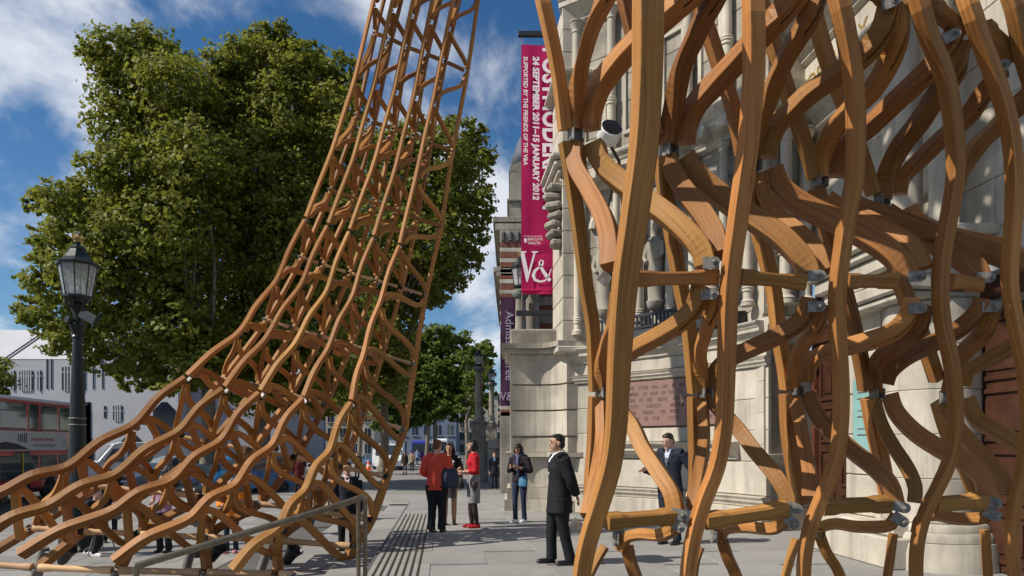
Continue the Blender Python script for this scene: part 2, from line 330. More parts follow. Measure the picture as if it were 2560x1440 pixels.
for s in range(STEPS):
    zt = -RI*s-RI*0 if False else -RI*(s)-0.0
    top = -RI*s
    if s == 0: continue
    k = 0; y = -4.0
    while y < 19.0+s*0.5:
        ln = 1.8+0.2*((k*7+s*3) % 3); c = on(TE-TR*(s-0.5), y+ln/2, top-0.15)
        mb = MB(); mb.box(c, (TR+0.03, ln-0.008, 0.30), rz=RZ, bev=0.008); keep_world(mb.build('step_stone', STEPM), flight); y += ln; k += 1
# steps at the far end of the terrace
for s in range(1, STEPS):
    mb = MB(); c = on(TE+1.0-0.3*s, 19.55+0.4*(s-0.5), -RI*s-0.15); mb.box(c, (5.0, 0.43, 0.30), rz=RZ, bev=0.008); keep_world(mb.build('step_stone', STEPM), flight)
# ribbed tactile strip: dark grooves let into the terrace edge
TACT = mat('bronze_tread_strip', (0.075, 0.06, 0.045), 0.5, 0.3, 0.2, 20)
strip = thing('tactile_tread_strip', 'band of seven dark ribs set in the paving along the step edge', 'tread strip', on(TE+0.3, 10, 0.0))
for k in range(7):
    a = TE+0.10+k*0.088; mb = MB(); p0, p1 = on(a, 4.5, 0.008), on(a, 15.4, 0.008); beam(mb, [p0, (p0+p1)/2, p1], 0.026, 0.012, Vector((0, 0, 1)), 0.2); keep_world(mb.build('rib', TACT), strip)
# ================================================================== TIMBER LATTICE ARCH
arch = thing('timber_lattice_arch', 'tall wave-like arch of curved oak beams bolted into an open lattice', 'sculpture', P(900, 1400, 9.2))
def part(mb, name, material, **k): return keep_world(mb.build(name, material, None, **k), arch)
def node_bracket(p, size, up, out, steel=STEEL):
    """a steel node: two cheek plates, a hub and four bolt heads"""
    mb = MB(); up = up.normalized(); o = (out-up*out.dot(up)).normalized(); s_ = up.cross(o)
    M = Matrix((s_, o, up)).transposed()
    mb.box(p, (size*0.95, size*0.28, size*1.15), rot=M, bev=size*0.06)
    for a in (-1, 1):
        mb.box(p+s_*a*size*0.36+o*size*0.32, (size*0.12, size*0.75, size*0.8), rot=M, bev=size*0.03)
        for b in (-1, 1): mb.lathe(p+s_*a*size*0.42+o*size*0.36+up*b*size*0.25, [(size*0.11, 0), (size*0.11, size*0.1), (0.001, size*0.1)], 6, axis=s_*a)
    return part(mb, 'node_bracket', steel)
# ---- far leg: B = outer net joined by bars (6 chords), Q = inner net (5 chords) half a bay lower
B = {0:[(984,-112),(1024,-95),(1066,-72),(1112,-55),(1156,-38),(1196,-15)],
 1:[(935,82),(976,97),(1018,118),(1067,136),(1112,153),(1167,179)],
 2:[(888,286),(932,306),(983,321),(1033,338),(1076,358),(1130,378)],
 3:[(824,474),(882,493),(937,508),(992,526),(1042,546),(1102,564)],
 4:[(750,642),(804,660),(872,682),(938,700),(1002,719),(1063,738)],
 5:[(662,798),(730,819),(801,840),(875,862),(954,885),(1034,911)],
 6:[(552,946),(639,963),(725,986),(812,1010),(907,1038),(1010,1074)],
 7:[(428,1087),(522,1104),(625,1124),(735,1143),(850,1167),(966,1191)],
 8:[(240,1214),(365,1228),(505,1242),(645,1259),(785,1277),(926,1299)],
 9:[(75,1320),(205,1328),(345,1334),(515,1343),(695,1351),(884,1366)],
 10:[(-70,1408),(90,1419),(290,1426),(510,1431),(690,1435),(846,1439)]}
Q = {-0.5:[(975,-170),(1018,-155),(1064,-140),(1108,-125),(1155,-108)],
 0.5:[(931,14),(976,26),(1024,40),(1070,54),(1118,71)],
 1.5:[(885,204),(934,215),(984,230),(1033,243),(1081,256)],
 2.5:[(829,380),(883,397),(934,411),(986,429),(1038,450)],
 3.5:[(764,547),(820,563),(874,578),(934,594),(999,613)],
 4.5:[(690,700),(752,710),(815,728),(880,741),(950,753)],
 5.5:[(597,830),(662,848),(737,858),(820,870),(908,887)],
 6.5:[(466,941),(560,970),(650,980),(758,995),(878,1004)],
 7.5:[(335,1058),(446,1075),(552,1098),(680,1110),(822,1126)],
 8.5:[(170,1163),(288,1183),(430,1197),(587,1210),(762,1224)],
 9.5:[(0,1228),(122,1260),(278,1275),(472,1294),(697,1315)],
 10.5:[(-190,1300),(-40,1335),(47,1385),(283,1402),(580,1424)]}
def dQ(L, i): return (12.3-0.325*max(L, -1))*(1+0.012*(i-2)*(1-L/10))
def dB(L, i): return dQ(L, i-0.5)+0.55+0.04*L
PB = {(L, i): P(x, y, dB(L, i)) for L, r in B.items() for i, (x, y) in enumerate(r)}
PQ = {(L, i): P(x, y, dQ(L, i)) for L, r in Q.items() for i, (x, y) in enumerate(r)}
def sec(L): return 0.060+0.0015*max(L, 0)+0.0100*max(0, L-4.5)      # beam size by height
nrm = {}
for (L, i), p in PQ.items():
    near = [PB[k] for k in ((L-0.5, i), (L-0.5, i+1), (L+0.5, i), (L+0.5, i+1)) if k in PB]
    nrm[(L, i)] = (sum(near, Vector())/len(near)-p).normalized() if near else Vector((0.3, 0.9, -0.2))
# inner chords, with the wave of the real pieces; joints at 3.5 and 6.5
levQ = sorted(Q)
for i in range(5):
    for seg in ((-0.5, 0.5, 1.5, 2.5, 3.5), (3.5, 4.5, 5.5, 6.5), (6.5, 7.5, 8.5, 9.5, 10.5)):
        pts = []; ls = []
        for a, L in enumerate(seg):
            q = PQ[(L, i)]; n_ = nrm[(L, i)]
            amp = 0.004 if L < 3.6 else (0.035 if L < 6.6 else 0.062)
            if a:
                mid = (PQ[(seg[a-1], i)]+q)/2; n2 = (nrm[(seg[a-1], i)]+n_).normalized(); pts.append(mid-n2*amp); ls.append(L-0.5)
            pts.append(q+n_*amp*0.35); ls.append(L)
        dirs = (pts[1]-pts[0]).normalized(); pts[0] = pts[0]+dirs*0.03
        dire = (pts[-1]-pts[-2]).normalized(); pts[-1] = pts[-1]-dire*0.03 if seg[-1] < 10 else pts[-1]
        n = 10*len(seg); sp = spline(pts, n)
        ss = [sec(seg[0]+(seg[-1]-seg[0])*k/(n-1)) for k in range(n)]
        refs = [nrm[(seg[min(int(k/(n-1)*(len(seg)-1)+0.5), len(seg)-1)], i)].lerp(Vector((0, 1, 0)), 0.25).normalized() for k in range(n)]
        # smooth the reference so the beam does not twist in steps
        refs = [sum(refs[max(0, k-6):k+7], Vector()).normalized() for k in range(n)]
        mb = MB(); beam(mb, sp, [s*0.86 for s in ss], [s*1.05 for s in ss], refs, 0.05); part(mb, 'chord', WOOD)
# outer chords: straight between bar nodes
for i in range(6):
    for seg in ((0, 1, 2, 3), (3, 4, 5, 6), (6, 7, 8, 9, 10)):
        pts = [PB[(L, i)] for L in seg]; pts = [p+Vector((0, 0.09, 0)) for p in pts]
        n = 8*len(seg); sp = spline(pts, n); ss = [sec(seg[0]+(seg[-1]-seg[0])*k/(n-1)) for k in range(n)]
        mb = MB(); beam(mb, sp, [s*0.75 for s in ss], [s*1.2 for s in ss], Vector((0.55, 0.83, 0.0)) if i == 5 else Vector((0.2, 0.95, -0.2)), 0.05); part(mb, 'chord', WOOD)
# S struts
def s_strut(pq, pb, tq, tb, s, L, trim=0.10, nq=Vector((0, 1, 0))):
    p0 = pq+nq*(0.085+0.03*min(max((4-L)/3, 0), 1))+tq*s*trim*0.6+(pb-pq).normalized()*0.03; p3 = pb-tb*s*trim*0.7-(pb-pq).normalized()*0.02
    up = Vector((0, 0, 1)); f_ = min(max((L-2)/4, 0), 1)*0.75
    tq = tq.lerp(up, f_).normalized(); tb = tb.lerp(up, f_).normalized()
    d = p3-p0; g_ = min(max((L-2.6)/2, 0), 1); k = max(abs(d.dot(tq))*(0.44+0.14*g_), 0.42*d.length*g_, 0.2*d.length)
    t0 = (tq*s).lerp(d.normalized(), (0.45 if s > 0 else 0.2)*(1-g_)).normalized()
    p1 = p0+t0*k; p2 = p3-tb*s*k
    n = 19; sp = []
    for a in range(n):
        t = a/(n-1); sp.append(p0*(1-t)**3+p1*3*t*(1-t)**2+p2*3*t*t*(1-t)+p3*t**3)
    pn = tq.cross(d)
    if pn.length < 1e-3: pn = Vector((1, 0, 0))
    pn.normalize(); refs = [pn]*n
    w_ = sec(L)*(1.1 if L < 5 else (0.92 if L < 7 else 0.78)); mb = MB(); beam(mb, sp, w_*1.0, w_*0.95, refs, 0.05); part(mb, 'strut', WOOD)
def tanQ(L, i):
    a = PQ.get((L-1, i), PQ[(L, i)]); b = PQ.get((L+1, i), PQ[(L, i)]); return (a-b).normalized()
def tanB(L, i):
    a = PB.get((L-1, i), PB[(L, i)]); b = PB.get((L+1, i), PB[(L, i)]); return (a-b).normalized()
for (L, i), q in PQ.items():
    if L < 0 or L > 9.6: continue
    for j in (i, i+1):
        for lv, s in ((L-0.5, 1), (L+0.5, -1)):
            if (lv, j) in PB and lv <= 9: s_strut(q, PB[(lv, j)], tanQ(L, i), tanB(lv, j), s, L, 0.08+0.004*L, nrm[(L, i)])
    node_bracket(q+nrm[(L, i)]*sec(L)*0.9, sec(L)*0.8, tanQ(L, i), nrm[(L, i)], DARKSTEEL if random.random() < 0.55 else STEEL)
# round turned bars between the outer nodes, squared ends
for L in range(1, 11):
    for i in range(5):
        a, b = PB[(L, i)], PB[(L, i+1)]; d = (b-a).normalized(); g = 0.055 if L != 3 else 0.0
        a2, b2 = a+d*g, b-d*g; r = sec(L)*0.40; mb = MB()
        if L <= 3:
            beam(mb, [a2, (a2+b2)/2, b2], r*2.1, r*2.3, Vector((0, 0, 1)), 0.05); part(mb, 'tie_bar', WOOD)
        else:
            n = 9; ts = [0, 0.03, 0.13, 0.2, 0.5, 0.8, 0.87, 0.97, 1]; rr = [1.15, 1.2, 1.15, 0.92, 0.95, 0.92, 1.15, 1.2, 1.15]
            mb.tube([a2.lerp(b2, t) for t in ts], [r*k for k in rr], 12)
            mb.uv = [[((Vector(mb.v[q])-a).length, (q % 12)*0.02) for q in f] for f in mb.f]
            part(mb, 'tie_bar', PALEWOOD, smooth=True, angle=40)
    if L < 10:
        for i in range(6): node_bracket(PB[(L, i)], sec(L)*0.7, tanB(L, i), Vector((-0.3, -0.9, 0.2)), STEEL if random.random() < 0.45 else DARKSTEEL)
# steel feet of the far leg
for i in range(6):
    p = PB[(10, i)]; g = PAVE_Z if i < 5 else -0.45
    mb = MB(); mb.tube([p+Vector((0, 0, -0.02)), Vector((p.x-0.1, p.y, g))], 0.055, 12); mb.box((p.x-0.1, p.y, g+0.012), (0.4, 0.4, 0.02)); part(mb, 'steel_foot', STEEL, smooth=True, angle=40)
# ---- near leg: traced beams. depths: dN outer (nearest) net, dM inner net
def dN(x, y): return (3.45+(x-1500)/1000*0.75)*(0.90+0.20*min(max(y, 0), 1500)/1440)
def dM(x, y): return dN(x, y)+0.85
NF = [ # nearest chords: centre line, width in photo px
 ([(1640,-330),(1622,-150),(1620,0),(1618,180),(1609,360),(1586,540),(1561,720),(1548,900),(1544,990),(1539,1080),(1526,1170),(1500,1260),(1471,1350),(1454,1440),(1452,1540),(1470,1780)], 72),
 ([(1868,-320),(1880,-140),(1883,0),(1884,180),(1870,360),(1846,540),(1823,720),(1816,900),(1813,1000),(1808,1080),(1791,1170),(1757,1260),(1732,1350),(1719,1440),(1716,1540),(1730,1750)], 54),
 ([(2005,-260),(2060,-110),(2097,0),(2131,180),(2140,320),(2135,450),(2118,540),(2105,630),(2094,720),(2093,810),(2099,900),(2103,990),(2100,1080),(2088,1155),(2062,1225),(2030,1305),(2014,1370),(2009,1440),(2012,1560),(2030,1720)], 52),
 ([(2180,-240),(2250,-100),(2295,0),(2322,90),(2359,180),(2378,270),(2388,360),(2388,450),(2373,540),(2357,630),(2350,720),(2357,810),(2377,900),(2388,990),(2388,1080),(2374,1152),(2343,1222),(2318,1270),(2301,1320),(2292,1370),(2290,1440),(2295,1560),(2310,1690)], 53),
 ([(2340,-180),(2395,-60),(2427,25),(2452,100),(2482,180),(2512,270),(2530,360),(2536,450),(2534,540),(2526,640),(2525,720),(2541,820),(2560,920),(2570,1040),(2562,1150),(2545,1220),(2533,1280),(2530,1370),(2537,1440),(2545,1560),(2560,1670)], 54),
 ([(2470,-120),(2530,0),(2562,150),(2610,300),(2640,500),(2640,720),(2670,900),(2690,1040),(2670,1200),(2650,1350),(2650,1640)], 54)]
NB = [ # inner chords (upper piece, middle piece, lower piece)
 [[(1290,-260),(1325,-130),(1357,0),(1395,180),(1412,325)], [(1414,355),(1430,450),(1446,560),(1466,720),(1482,820),(1489,978)], [(1489,992),(1486,1100),(1480,1180),(1476,1275)]],
 [[(1500,-250),(1535,-100),(1562,0),(1590,120),(1640,340)], [(1652,392),(1662,475),(1682,600),(1703,720),(1722,820),(1737,982)], [(1737,992),(1740,1100),(1741,1180),(1736,1262)]],
 [[(1680,-240),(1722,-80),(1745,0),(1778,100),(1810,200),(1834,275),(1856,385)], [(1866,425),(1890,550),(1933,720),(1945,820),(1962,920),(1968,972)], [(1968,985),(1972,1080),(1985,1170),(2000,1260)]],
 [[(1850,-180),(1900,0),(1930,100),(1960,200),(1992,300),(2025,400),(2036,445)], [(2040,468),(2075,600),(2112,730),(2137,830),(2157,925),(2164,975)], [(2172,995),(2185,1070),(2205,1160),(2222,1260)]],
 [[(1960,-180),(2020,-20),(2050,90),(2075,170),(2110,260),(2150,380),(2184,485)], [(2195,515),(2225,620),(2256,720),(2305,840),(2342,950)], [(2348,1005),(2375,1090),(2420,1180),(2450,1260)]],
]
NS = [ # struts: (points, px width, start net, end net) N = nearest net, M = inner net
 ([(1436,326),(1436,280),(1448,200),(1472,100),(1510,0),(1550,-90)],46,'M','N'),
 ([(1474,322),(1478,275),(1500,215),(1545,155),(1600,98),(1665,38),(1740,-30),(1790,-90)],60,'M','N'),
 ([(1669,364),(1673,320),(1682,280),(1702,180),(1746,75),(1782,0),(1825,-80)],52,'M','N'),
 ([(1712,358),(1718,310),(1740,262),(1785,212),(1840,155),(1900,90),(1950,38),(2000,-30)],58,'M','N'),
 ([(1878,402),(1888,340),(1922,245),(1962,150),(2020,50),(2048,-30)],48,'M','N'),
 ([(1918,392),(1925,355),(1945,310),(1975,280),(2025,234),(2100,182),(2165,132),(2205,75),(2222,10)],52,'M','N'),
 ([(2052,446),(2056,395),(2082,330),(2130,272),(2178,228),(2222,155),(2246,80),(2254,10)],50,'M','N'),
 ([(2088,440),(2100,398),(2130,352),(2172,318),(2245,248),(2318,180),(2360,132),(2384,90)],50,'M','N'),
 ([(2210,500),(2214,445),(2248,372),(2300,303),(2342,238),(2385,180),(2404,105)],50,'M','N'),
 ([(2250,485),(2260,442),(2300,400),(2355,346),(2420,290),(2462,230),(2505,175)],42,'M','N'),
 ([(2395,470),(2405,430),(2440,370),(2500,310),(2560,250),(2610,200)],44,'M','N'),
 ([(1440,368),(1443,420),(1476,480),(1510,545),(1526,605),(1528,668)],54,'M','N'),
 ([(1488,362),(1503,408),(1552,455),(1630,512),(1682,550),(1732,597),(1757,632),(1766,664)],60,'M','N'),
 ([(1672,400),(1688,440),(1720,490),(1762,543),(1790,592),(1798,640)],60,'M','N'),
 ([(1714,396),(1745,440),(1790,480),(1825,508),(1885,548),(1950,592),(1990,630),(2016,665),(2026,698)],60,'M','N'),
 ([(1902,440),(1915,498),(1950,545),(2000,587),(2040,628),(2058,682)],46,'M','N'),
 ([(1936,424),(1950,465),(1995,506),(2050,535),(2095,555),(2160,590),(2212,622),(2255,662),(2272,700)],58,'M','N'),
 ([(2066,496),(2100,520),(2160,545),(2232,582),(2286,622),(2310,672)],44,'M','N'),
 ([(2106,492),(2150,520),(2232,546),(2335,586),(2400,610),(2500,640),(2560,665)],48,'M','N'),
 ([(2212,532),(2270,570),(2330,602),(2390,637),(2434,668),(2452,704)],54,'M','N'),
 ([(2272,520),(2290,552),(2340,580),(2420,603),(2500,622),(2570,660)],46,'M','N'),
 ([(1545,735),(1535,800),(1514,865),(1503,915),(1502,976)],34,'N','M'),
 ([(1752,716),(1745,745),(1732,773),(1700,806),(1650,838),(1590,870),(1548,902),(1530,945),(1528,986)],44,'N','M'),
 ([(1786,742),(1778,780),(1764,830),(1752,875),(1752,920),(1755,972)],36,'N','M'),
 ([(2026,748),(2018,770),(1998,806),(1960,831),(1918,853),(1842,888),(1800,915),(1783,945),(1780,985)],42,'N','M'),
 ([(2056,768),(2040,820),(2010,860),(1988,900),(1984,972)],36,'N','M'),
 ([(2282,748),(2276,770),(2258,806),(2220,836),(2122,866),(2046,890),(2022,918),(2020,954)],44,'N','M'),
 ([(2312,768),(2292,825),(2240,866),(2198,900),(2188,940),(2190,978)],42,'N','M'),
 ([(2456,750),(2448,770),(2428,797),(2390,827),(2320,865),(2265,895),(2228,928),(2216,960)],42,'N','M'),
 ([(2484,770),(2462,828),(2415,876),(2385,920),(2368,985)],40,'N','M'),
 ([(2620,770),(2600,810),(2530,866),(2470,900),(2424,928),(2410,965)],38,'N','M'),
 ([(1502,1000),(1503,1100),(1488,1200),(1466,1290)],32,'M','N'),
 ([(1536,1000),(1555,1030),(1582,1065),(1607,1120),(1646,1180),(1680,1235),(1689,1278)],46,'M','N'),
 ([(1757,1000),(1760,1100),(1745,1200),(1730,1270)],32,'M','N'),
 ([(1774,982),(1788,1012),(1845,1072),(1882,1122),(1920,1166),(1948,1203),(1968,1240),(1972,1272)],46,'M','N'),
 ([(1984,990),(1998,1050),(2013,1120),(2024,1190),(2022,1246)],38,'M','N'),
 ([(2022,980),(2030,1014),(2058,1060),(2135,1130),(2186,1170),(2226,1215),(2241,1266)],48,'M','N'),
 ([(2186,1002),(2206,1065),(2236,1120),(2271,1175),(2288,1220),(2286,1254)],38,'M','N'),
 ([(2224,985),(2240,1030),(2286,1080),(2346,1120),(2420,1161),(2456,1196),(2471,1246)],48,'M','N'),
 ([(2356,1022),(2410,1090),(2460,1146),(2500,1195),(2511,1234)],42,'M','N'),
 ([(2418,998),(2440,1045),(2486,1076),(2552,1116),(2600,1150)],44,'M','N'),
 ([(1698,1298),(1685,1322),(1650,1338),(1600,1336),(1565,1346),(1552,1374)],32,'N','M'),
 ([(1968,1294),(1942,1317),(1918,1322),(1856,1318),(1812,1325),(1798,1350)],32,'N','M'),
 ([(2242,1288),(2222,1313),(2146,1317),(2086,1310),(2052,1320),(2042,1344)],32,'N','M'),
 ([(2482,1270),(2460,1293),(2395,1297),(2335,1288),(2300,1300),(2290,1330)],32,'N','M'),
 ([(1568,1366),(1575,1400),(1592,1450),(1608,1520)],32,'M','M'),
 ([(1806,1352),(1818,1390),(1840,1440),(1862,1520)],32,'M','M'),
 ([(2050,1340),(2066,1380),(2096,1430),(2125,1520)],32,'M','M'),
 ([(2233,1334),(2226,1390),(2218,1450),(2212,1540)],26,'M','M'),
 ([(2462,1326),(2466,1390),(2470,1450),(2475,1540)],26,'M','M'),
 ([(1512,1366),(1492,1400),(1470,1445),(1440,1520)],24,'M','M'),
 ([(1752,1368),(1741,1400),(1735,1440),(1725,1520)],20,'M','M'),
 ([(1990,1347),(1975,1400),(1962,1450),(1950,1540)],24,'M','M'),
]
NT = [ # tie bars between the nearest nodes
 [(1575,697),(1690,696),(1788,693)], [(1846,692),(1925,699),(2005,706)], [(2110,703),(2170,703),(2232,703)], [(2370,705),(2410,707),(2446,712)],
 [(1516,1304),(1600,1297),(1688,1290)], [(1760,1302),(1850,1290),(1962,1272)], [(2050,1266),(2130,1263),(2218,1260)], [(2330,1262),(2390,1257),(2456,1252)],
 [(2328,18),(2365,45),(2405,78)], [(2455,70),(2495,105),(2535,140)], [(2110,-60),(2170,-30),(2228,0)]]
def mpx(wpx, d): return wpx/F*d
for pts, wpx in NF:
    v = [P(x, y, dN(x, y)+max(0, -y)*0.0012) for x, y in pts]
    n = 64; sp = spline(v, n); d = dN(*pts[len(pts)//2]); s_ = mpx(wpx, d)
    vx = (pts[len(pts)//2][0]-1280)/F                    # how much of the side face the eye sees
    wd = s_*0.92/(1+0.95*vx); mb = MB()
    tp = [1.0-(0.30 if wpx > 60 else 0.14)*min(max((HOR-(q.z-CH)*F/q.y-520)/920, 0), 1) for q in sp]
    beam(mb, sp, [wd*0.95*k_ for k_ in tp], [wd*k_ for k_ in tp], Vector((-0.16, 1, 0)), 0.035); part(mb, 'chord', WOOD)
for rows in NB:
    for pts in rows:
        v = [P(x, y, dM(x, y)+max(0, -y)*0.0012) for x, y in pts]
        n = 24; sp = spline(v, n); mb = MB(); s_ = mpx(31, dM(*pts[0]))
        beam(mb, sp, s_, s_*0.95, Vector((-0.25, 1, 0)), 0.04); part(mb, 'chord', WOOD)
SCREW = mat('screw_heads', (0.30, 0.25, 0.19), 0.5, 0.3, 0.1)
SLOT = mat('slot_shadow_gap', (0.03, 0.018, 0.01), 0.9)
for pts, wpx, a, b in NS:
    n = len(pts); Ls = [0]
    for p, q in zip(pts, pts[1:]): Ls.append(Ls[-1]+math.hypot(p[0]-q[0], p[1]-q[1]))
    v = []
    for k, (x, y) in enumerate(pts):
        t = Ls[k]/Ls[-1]; t = t*t*(3-2*t); da = dN(*pts[0]) if a == 'N' else dM(*pts[0]); db = dN(*pts[-1]) if b == 'N' else dM(*pts[-1])
        if a == 'N': da += 0.12
        if b == 'N': db += 0.12
        v.append(P(x, y, da+(db-da)*t))
    sp = spline(v, 26); dm = (v[0].y+v[-1].y)/2; s_ = mpx(wpx, dm)
    e = (v[-1]-v[0]).normalized(); t0 = (sp[2]-sp[0]).normalized()
    pn = t0.cross(e)
    if pn.length < 0.05: pn = Vector((0.1, 1, 0)).cross(e)
    pn.normalize()
    if pn.y > 0: pn = -pn
    pn = Vector((-0.50, -0.85, 0.30)).normalized()
    mb = MB(); beam(mb, sp, s_*0.80, s_*0.80, pn, 0.04); so = part(mb, 'strut', WOOD)
    # screws in a row on the face turned to the eye, at both ends; saw slot for the steel blade
    if wpx >= 42:
        mb = MB()
        for ks in ((4, 5, 6, 7, 8), (17, 18, 19, 20, 21)):
            for k in ks:
                for f_ in (0.0, 0.5)[:1]:
                    p = sp[k].lerp(sp[k+1], f_); t = (sp[k+1]-sp[k-1]).normalized(); bb = (pn-t*pn.dot(t)).normalized()
                    mb.lathe(p+bb*s_*0.40+t.cross(bb)*s_*0.10, [(0.0032, -0.003), (0.0032, 0.0012), (0.001, 0.0018)], 6, axis=bb)
        o = mb.build('screw_row', SCREW); o.parent = so; o['kind'] = 'stuff'
    for k0, k1 in ((0, 8), (18, 25)):
        q = []; mb = MB()
        for k in range(k0, k1+1):
            t = (sp[min(k+1, 25)]-sp[max(k-1, 0)]).normalized(); bb = (pn-t*pn.dot(t)).normalized(); aa = t.cross(bb)
            sgn = 1 if aa.x > 0 else -1
            q.append((sp[k]+aa*sgn*s_*0.4015+bb*0.003, bb))
        vs = []; fs = []
        for p, bb in q: vs += [p-bb*0.005, p+bb*0.005]
        for k in range(len(q)-1): fs.append((2*k, 2*k+1, 2*k+3, 2*k+2))
        mb.add(vs, fs); o = mb.build('blade_slot', SLOT); o.parent = so
for pts in NT:
    v = [P(x, y, dN(x, y)+0.10) for x, y in pts]; sp = spline(v, 12); s_ = mpx(36, v[1].y)
    ws = [s_*(0.92 if 2 < k < 9 else 1.1) for k in range(12)]
    mb = MB(); beam(mb, sp, ws, ws, Vector((0, 1, 0.25)), 0.13); part(mb, 'tie_bar', WOOD)
# steel of the near leg: bolted tongues at the nearest nodes, blocks at the inner ones
def tongue(x, y, d, ang, size=30):
    s_ = mpx(size, d); p = P(x, y, d); nrm_ = Vector((-0.25, -1, 0)).normalized(); M = Matrix((Vector((1, -0.25, 0)).normalized(), -nrm_, Vector((0, 0, 1)))).transposed()
    mb = MB(); pts2 = []
    for k in range(9): a = -math.pi/2+math.pi*k/8; pts2.append((s_*0.45*math.cos(a), s_*0.45*math.sin(a)))
    pts2 += [(-s_*0.95, s_*0.45), (-s_*0.95, -s_*0.45)]
    Rm = Matrix.Rotation(ang, 3, 'Y')
    mb.poly_prism(pts2, lambda a, b, c: p+M@(Rm@Vector((a, c, b))), -0.004, 0.006)
    mb.lathe(p, [(s_*0.27, 0.004), (s_*0.27, 0.012), (s_*0.16, 0.012), (s_*0.16, 0.026), (0.001, 0.03)], 6, axis=nrm_)
    return part(mb, 'bolted_tongue', STEEL)
for x, y, a in ((1786,655,0),(2050,688,0),(2302,690,0),(2474,693,0),(1782,735,0),(2050,766,0),(2303,770,0),(2488,766,0),(1706,1288,0.2),(1700,1318,0.8),(1992,1272,0.2),(1985,1310,0.8),(2262,1270,0.25),(2258,1305,0.6),(2492,1258,0.2),(2490,1290,0.5),(2236,2,-0.3),(2388,84,-0.4),(2512,162,-0.4)):
    tongue(x, y, dN(x, y)+0.03, a)
for x, y in ((1428,345),(1664,382),(1872,415),(2036,458),(2190,505),(1500,982),(1750,984),(1978,978),(2178,984),(2352,995),(1538,1345),(1782,1338),(2030,1330)):
    node_bracket(P(x+8, y, dM(x, y)), 0.09, Vector((0, 0, 1)), Vector((0.4, -1, 0)), STEEL)
for x, y in ((1512,697),(1440,1312)):
    mb = MB(); mb.box(P(x, y, dN(x, y)+0.1), (0.06, 0.008, 0.06), rot=Matrix.Rotation(R(40), 3, 'Y')); part(mb, 'steel_plate', STEEL)
# ---- crown of the arch, overhead and out of the picture: the net runs on from leg to leg
crN, crM = [], []
for i in range(6):
    a = P(NF[i][0][0][0], NF[i][0][0][1], dN(*NF[i][0][0])+max(0, -NF[i][0][0][1])*0.0012); b = PB[(0, i)]+Vector((0, 0.09, 0))
    sp = spline([a, a+Vector((-0.1, 0.25, 1.6)), (a+b)/2+Vector((-0.2, -1.2, 4.2)), b+Vector((0.3, -0.8, 1.5)), b], 64); crN.append(sp); mb = MB()
    beam(mb, sp, 0.13, 0.14, Vector((0.2, 1, -0.2)), 0.05); part(mb, 'chord', WOOD)
for i in range(5):
    q0 = NB[i][0][0]; a = P(q0[0], q0[1], dM(*q0)+max(0, -q0[1])*0.0012); b = PQ[(-0.5, i)]
    sp = spline([a, a+Vector((-0.1, 0.25, 1.6)), (a+b)/2+Vector((-0.2, -0.9, 3.5)), b+Vector((0.25, -0.6, 1.3)), b], 64); crM.append(sp); mb = MB()
    beam(mb, sp, 0.11, 0.13, Vector((0.2, 1, -0.2)), 0.05); part(mb, 'chord', WOOD)
mb = MB(); K = 10
for k in range(K):
    kn = min(int(k/K*63)+1, 62); km = min(int((k+0.5)/K*63)+1, 62); kx = min(int((k+1)/K*63), 62)
    for i in range(5):
        q = crM[i][km]; tq = (crM[i][km+1]-crM[i][km-1]).normalized()
        for j in (i, i+1):
            for kk, s in ((kx, 1), (kn, -1)):
                pb = crN[j][kk]; tb = (crN[j][kk+1]-crN[j][kk-1]).normalized(); d = pb-q; h = 0.42*d.length; sp = []
                for a in range(11):
                    t = a/10; sp.append(q*(1-t)**3+(q+tq*s*h)*3*t*(1-t)**2+(pb-tb*s*h)*3*t*t*(1-t)+pb*t**3)
                pn = tq.cross(d); pn = pn.normalized() if pn.length > 1e-3 else Vector((1, 0, 0)); beam(mb, sp, 0.10, 0.09, pn, 0.05)
        a, b = crN[i][kn], crN[i+1][kn]; beam(mb, [a, (a+b)/2, b], 0.07, 0.07, Vector((0, 0, 1)), 0.1)
o = part(mb, 'crown_struts', WOOD); o['kind'] = 'stuff'
# ================================================================== MUSEUM ENTRANCE
STONE = mat('portland_stone', (0.50, 0.455, 0.375), 0.82, 0, 0.12, 2.2, 0.14, dirt=((0.30, 0.265, 0.21), 0.9, 0.48, 0.80), objvar=0.10, streak=((0.10, 0.09, 0.075), 0.65))
STONE2 = mat('weathered_stone', (0.37, 0.335, 0.275), 0.85, 0, 0.15, 2.5, 0.2, dirt=((0.15, 0.135, 0.11), 1.2, 0.40, 0.75), objvar=0.12, streak=((0.07, 0.065, 0.055), 0.7))
PINK = mat('pink_granite', (0.235, 0.14, 0.115), 0.55, 0, 0.12, 40)
LEAD = mat('black_lead', (0.03, 0.032, 0.038), 0.45, 0.3, 0.3, 8)
DOORW = mat('dark_oak_door', (0.055, 0.022, 0.012), 0.4, 0, 0.3, 5)
GLASSD = glassy('dark_leaded_glass', (0.02, 0.025, 0.032))
GOLD = mat('gilded_letters', (0.75, 0.55, 0.2), 0.3, 0.8, 0.1)
BRONZE = mat('green_bronze', (0.13, 0.17, 0.14), 0.6, 0.2, 0.3, 8)
BRICK = mat('red_brick', (0.21, 0.075, 0.045), 0.85, 0, 0.25, 5)
INCISED = mat('incised_letters', (0.09, 0.05, 0.045), 0.8)
mus = thing('museum_building', 'carved pale stone museum entrance with columns, niches and dark wooden doors', 'museum', (5.0, 12.0, 0.0))
def mp_(mb, name, material, **k): return keep_world(mb.build(name, material, None, **k), mus)
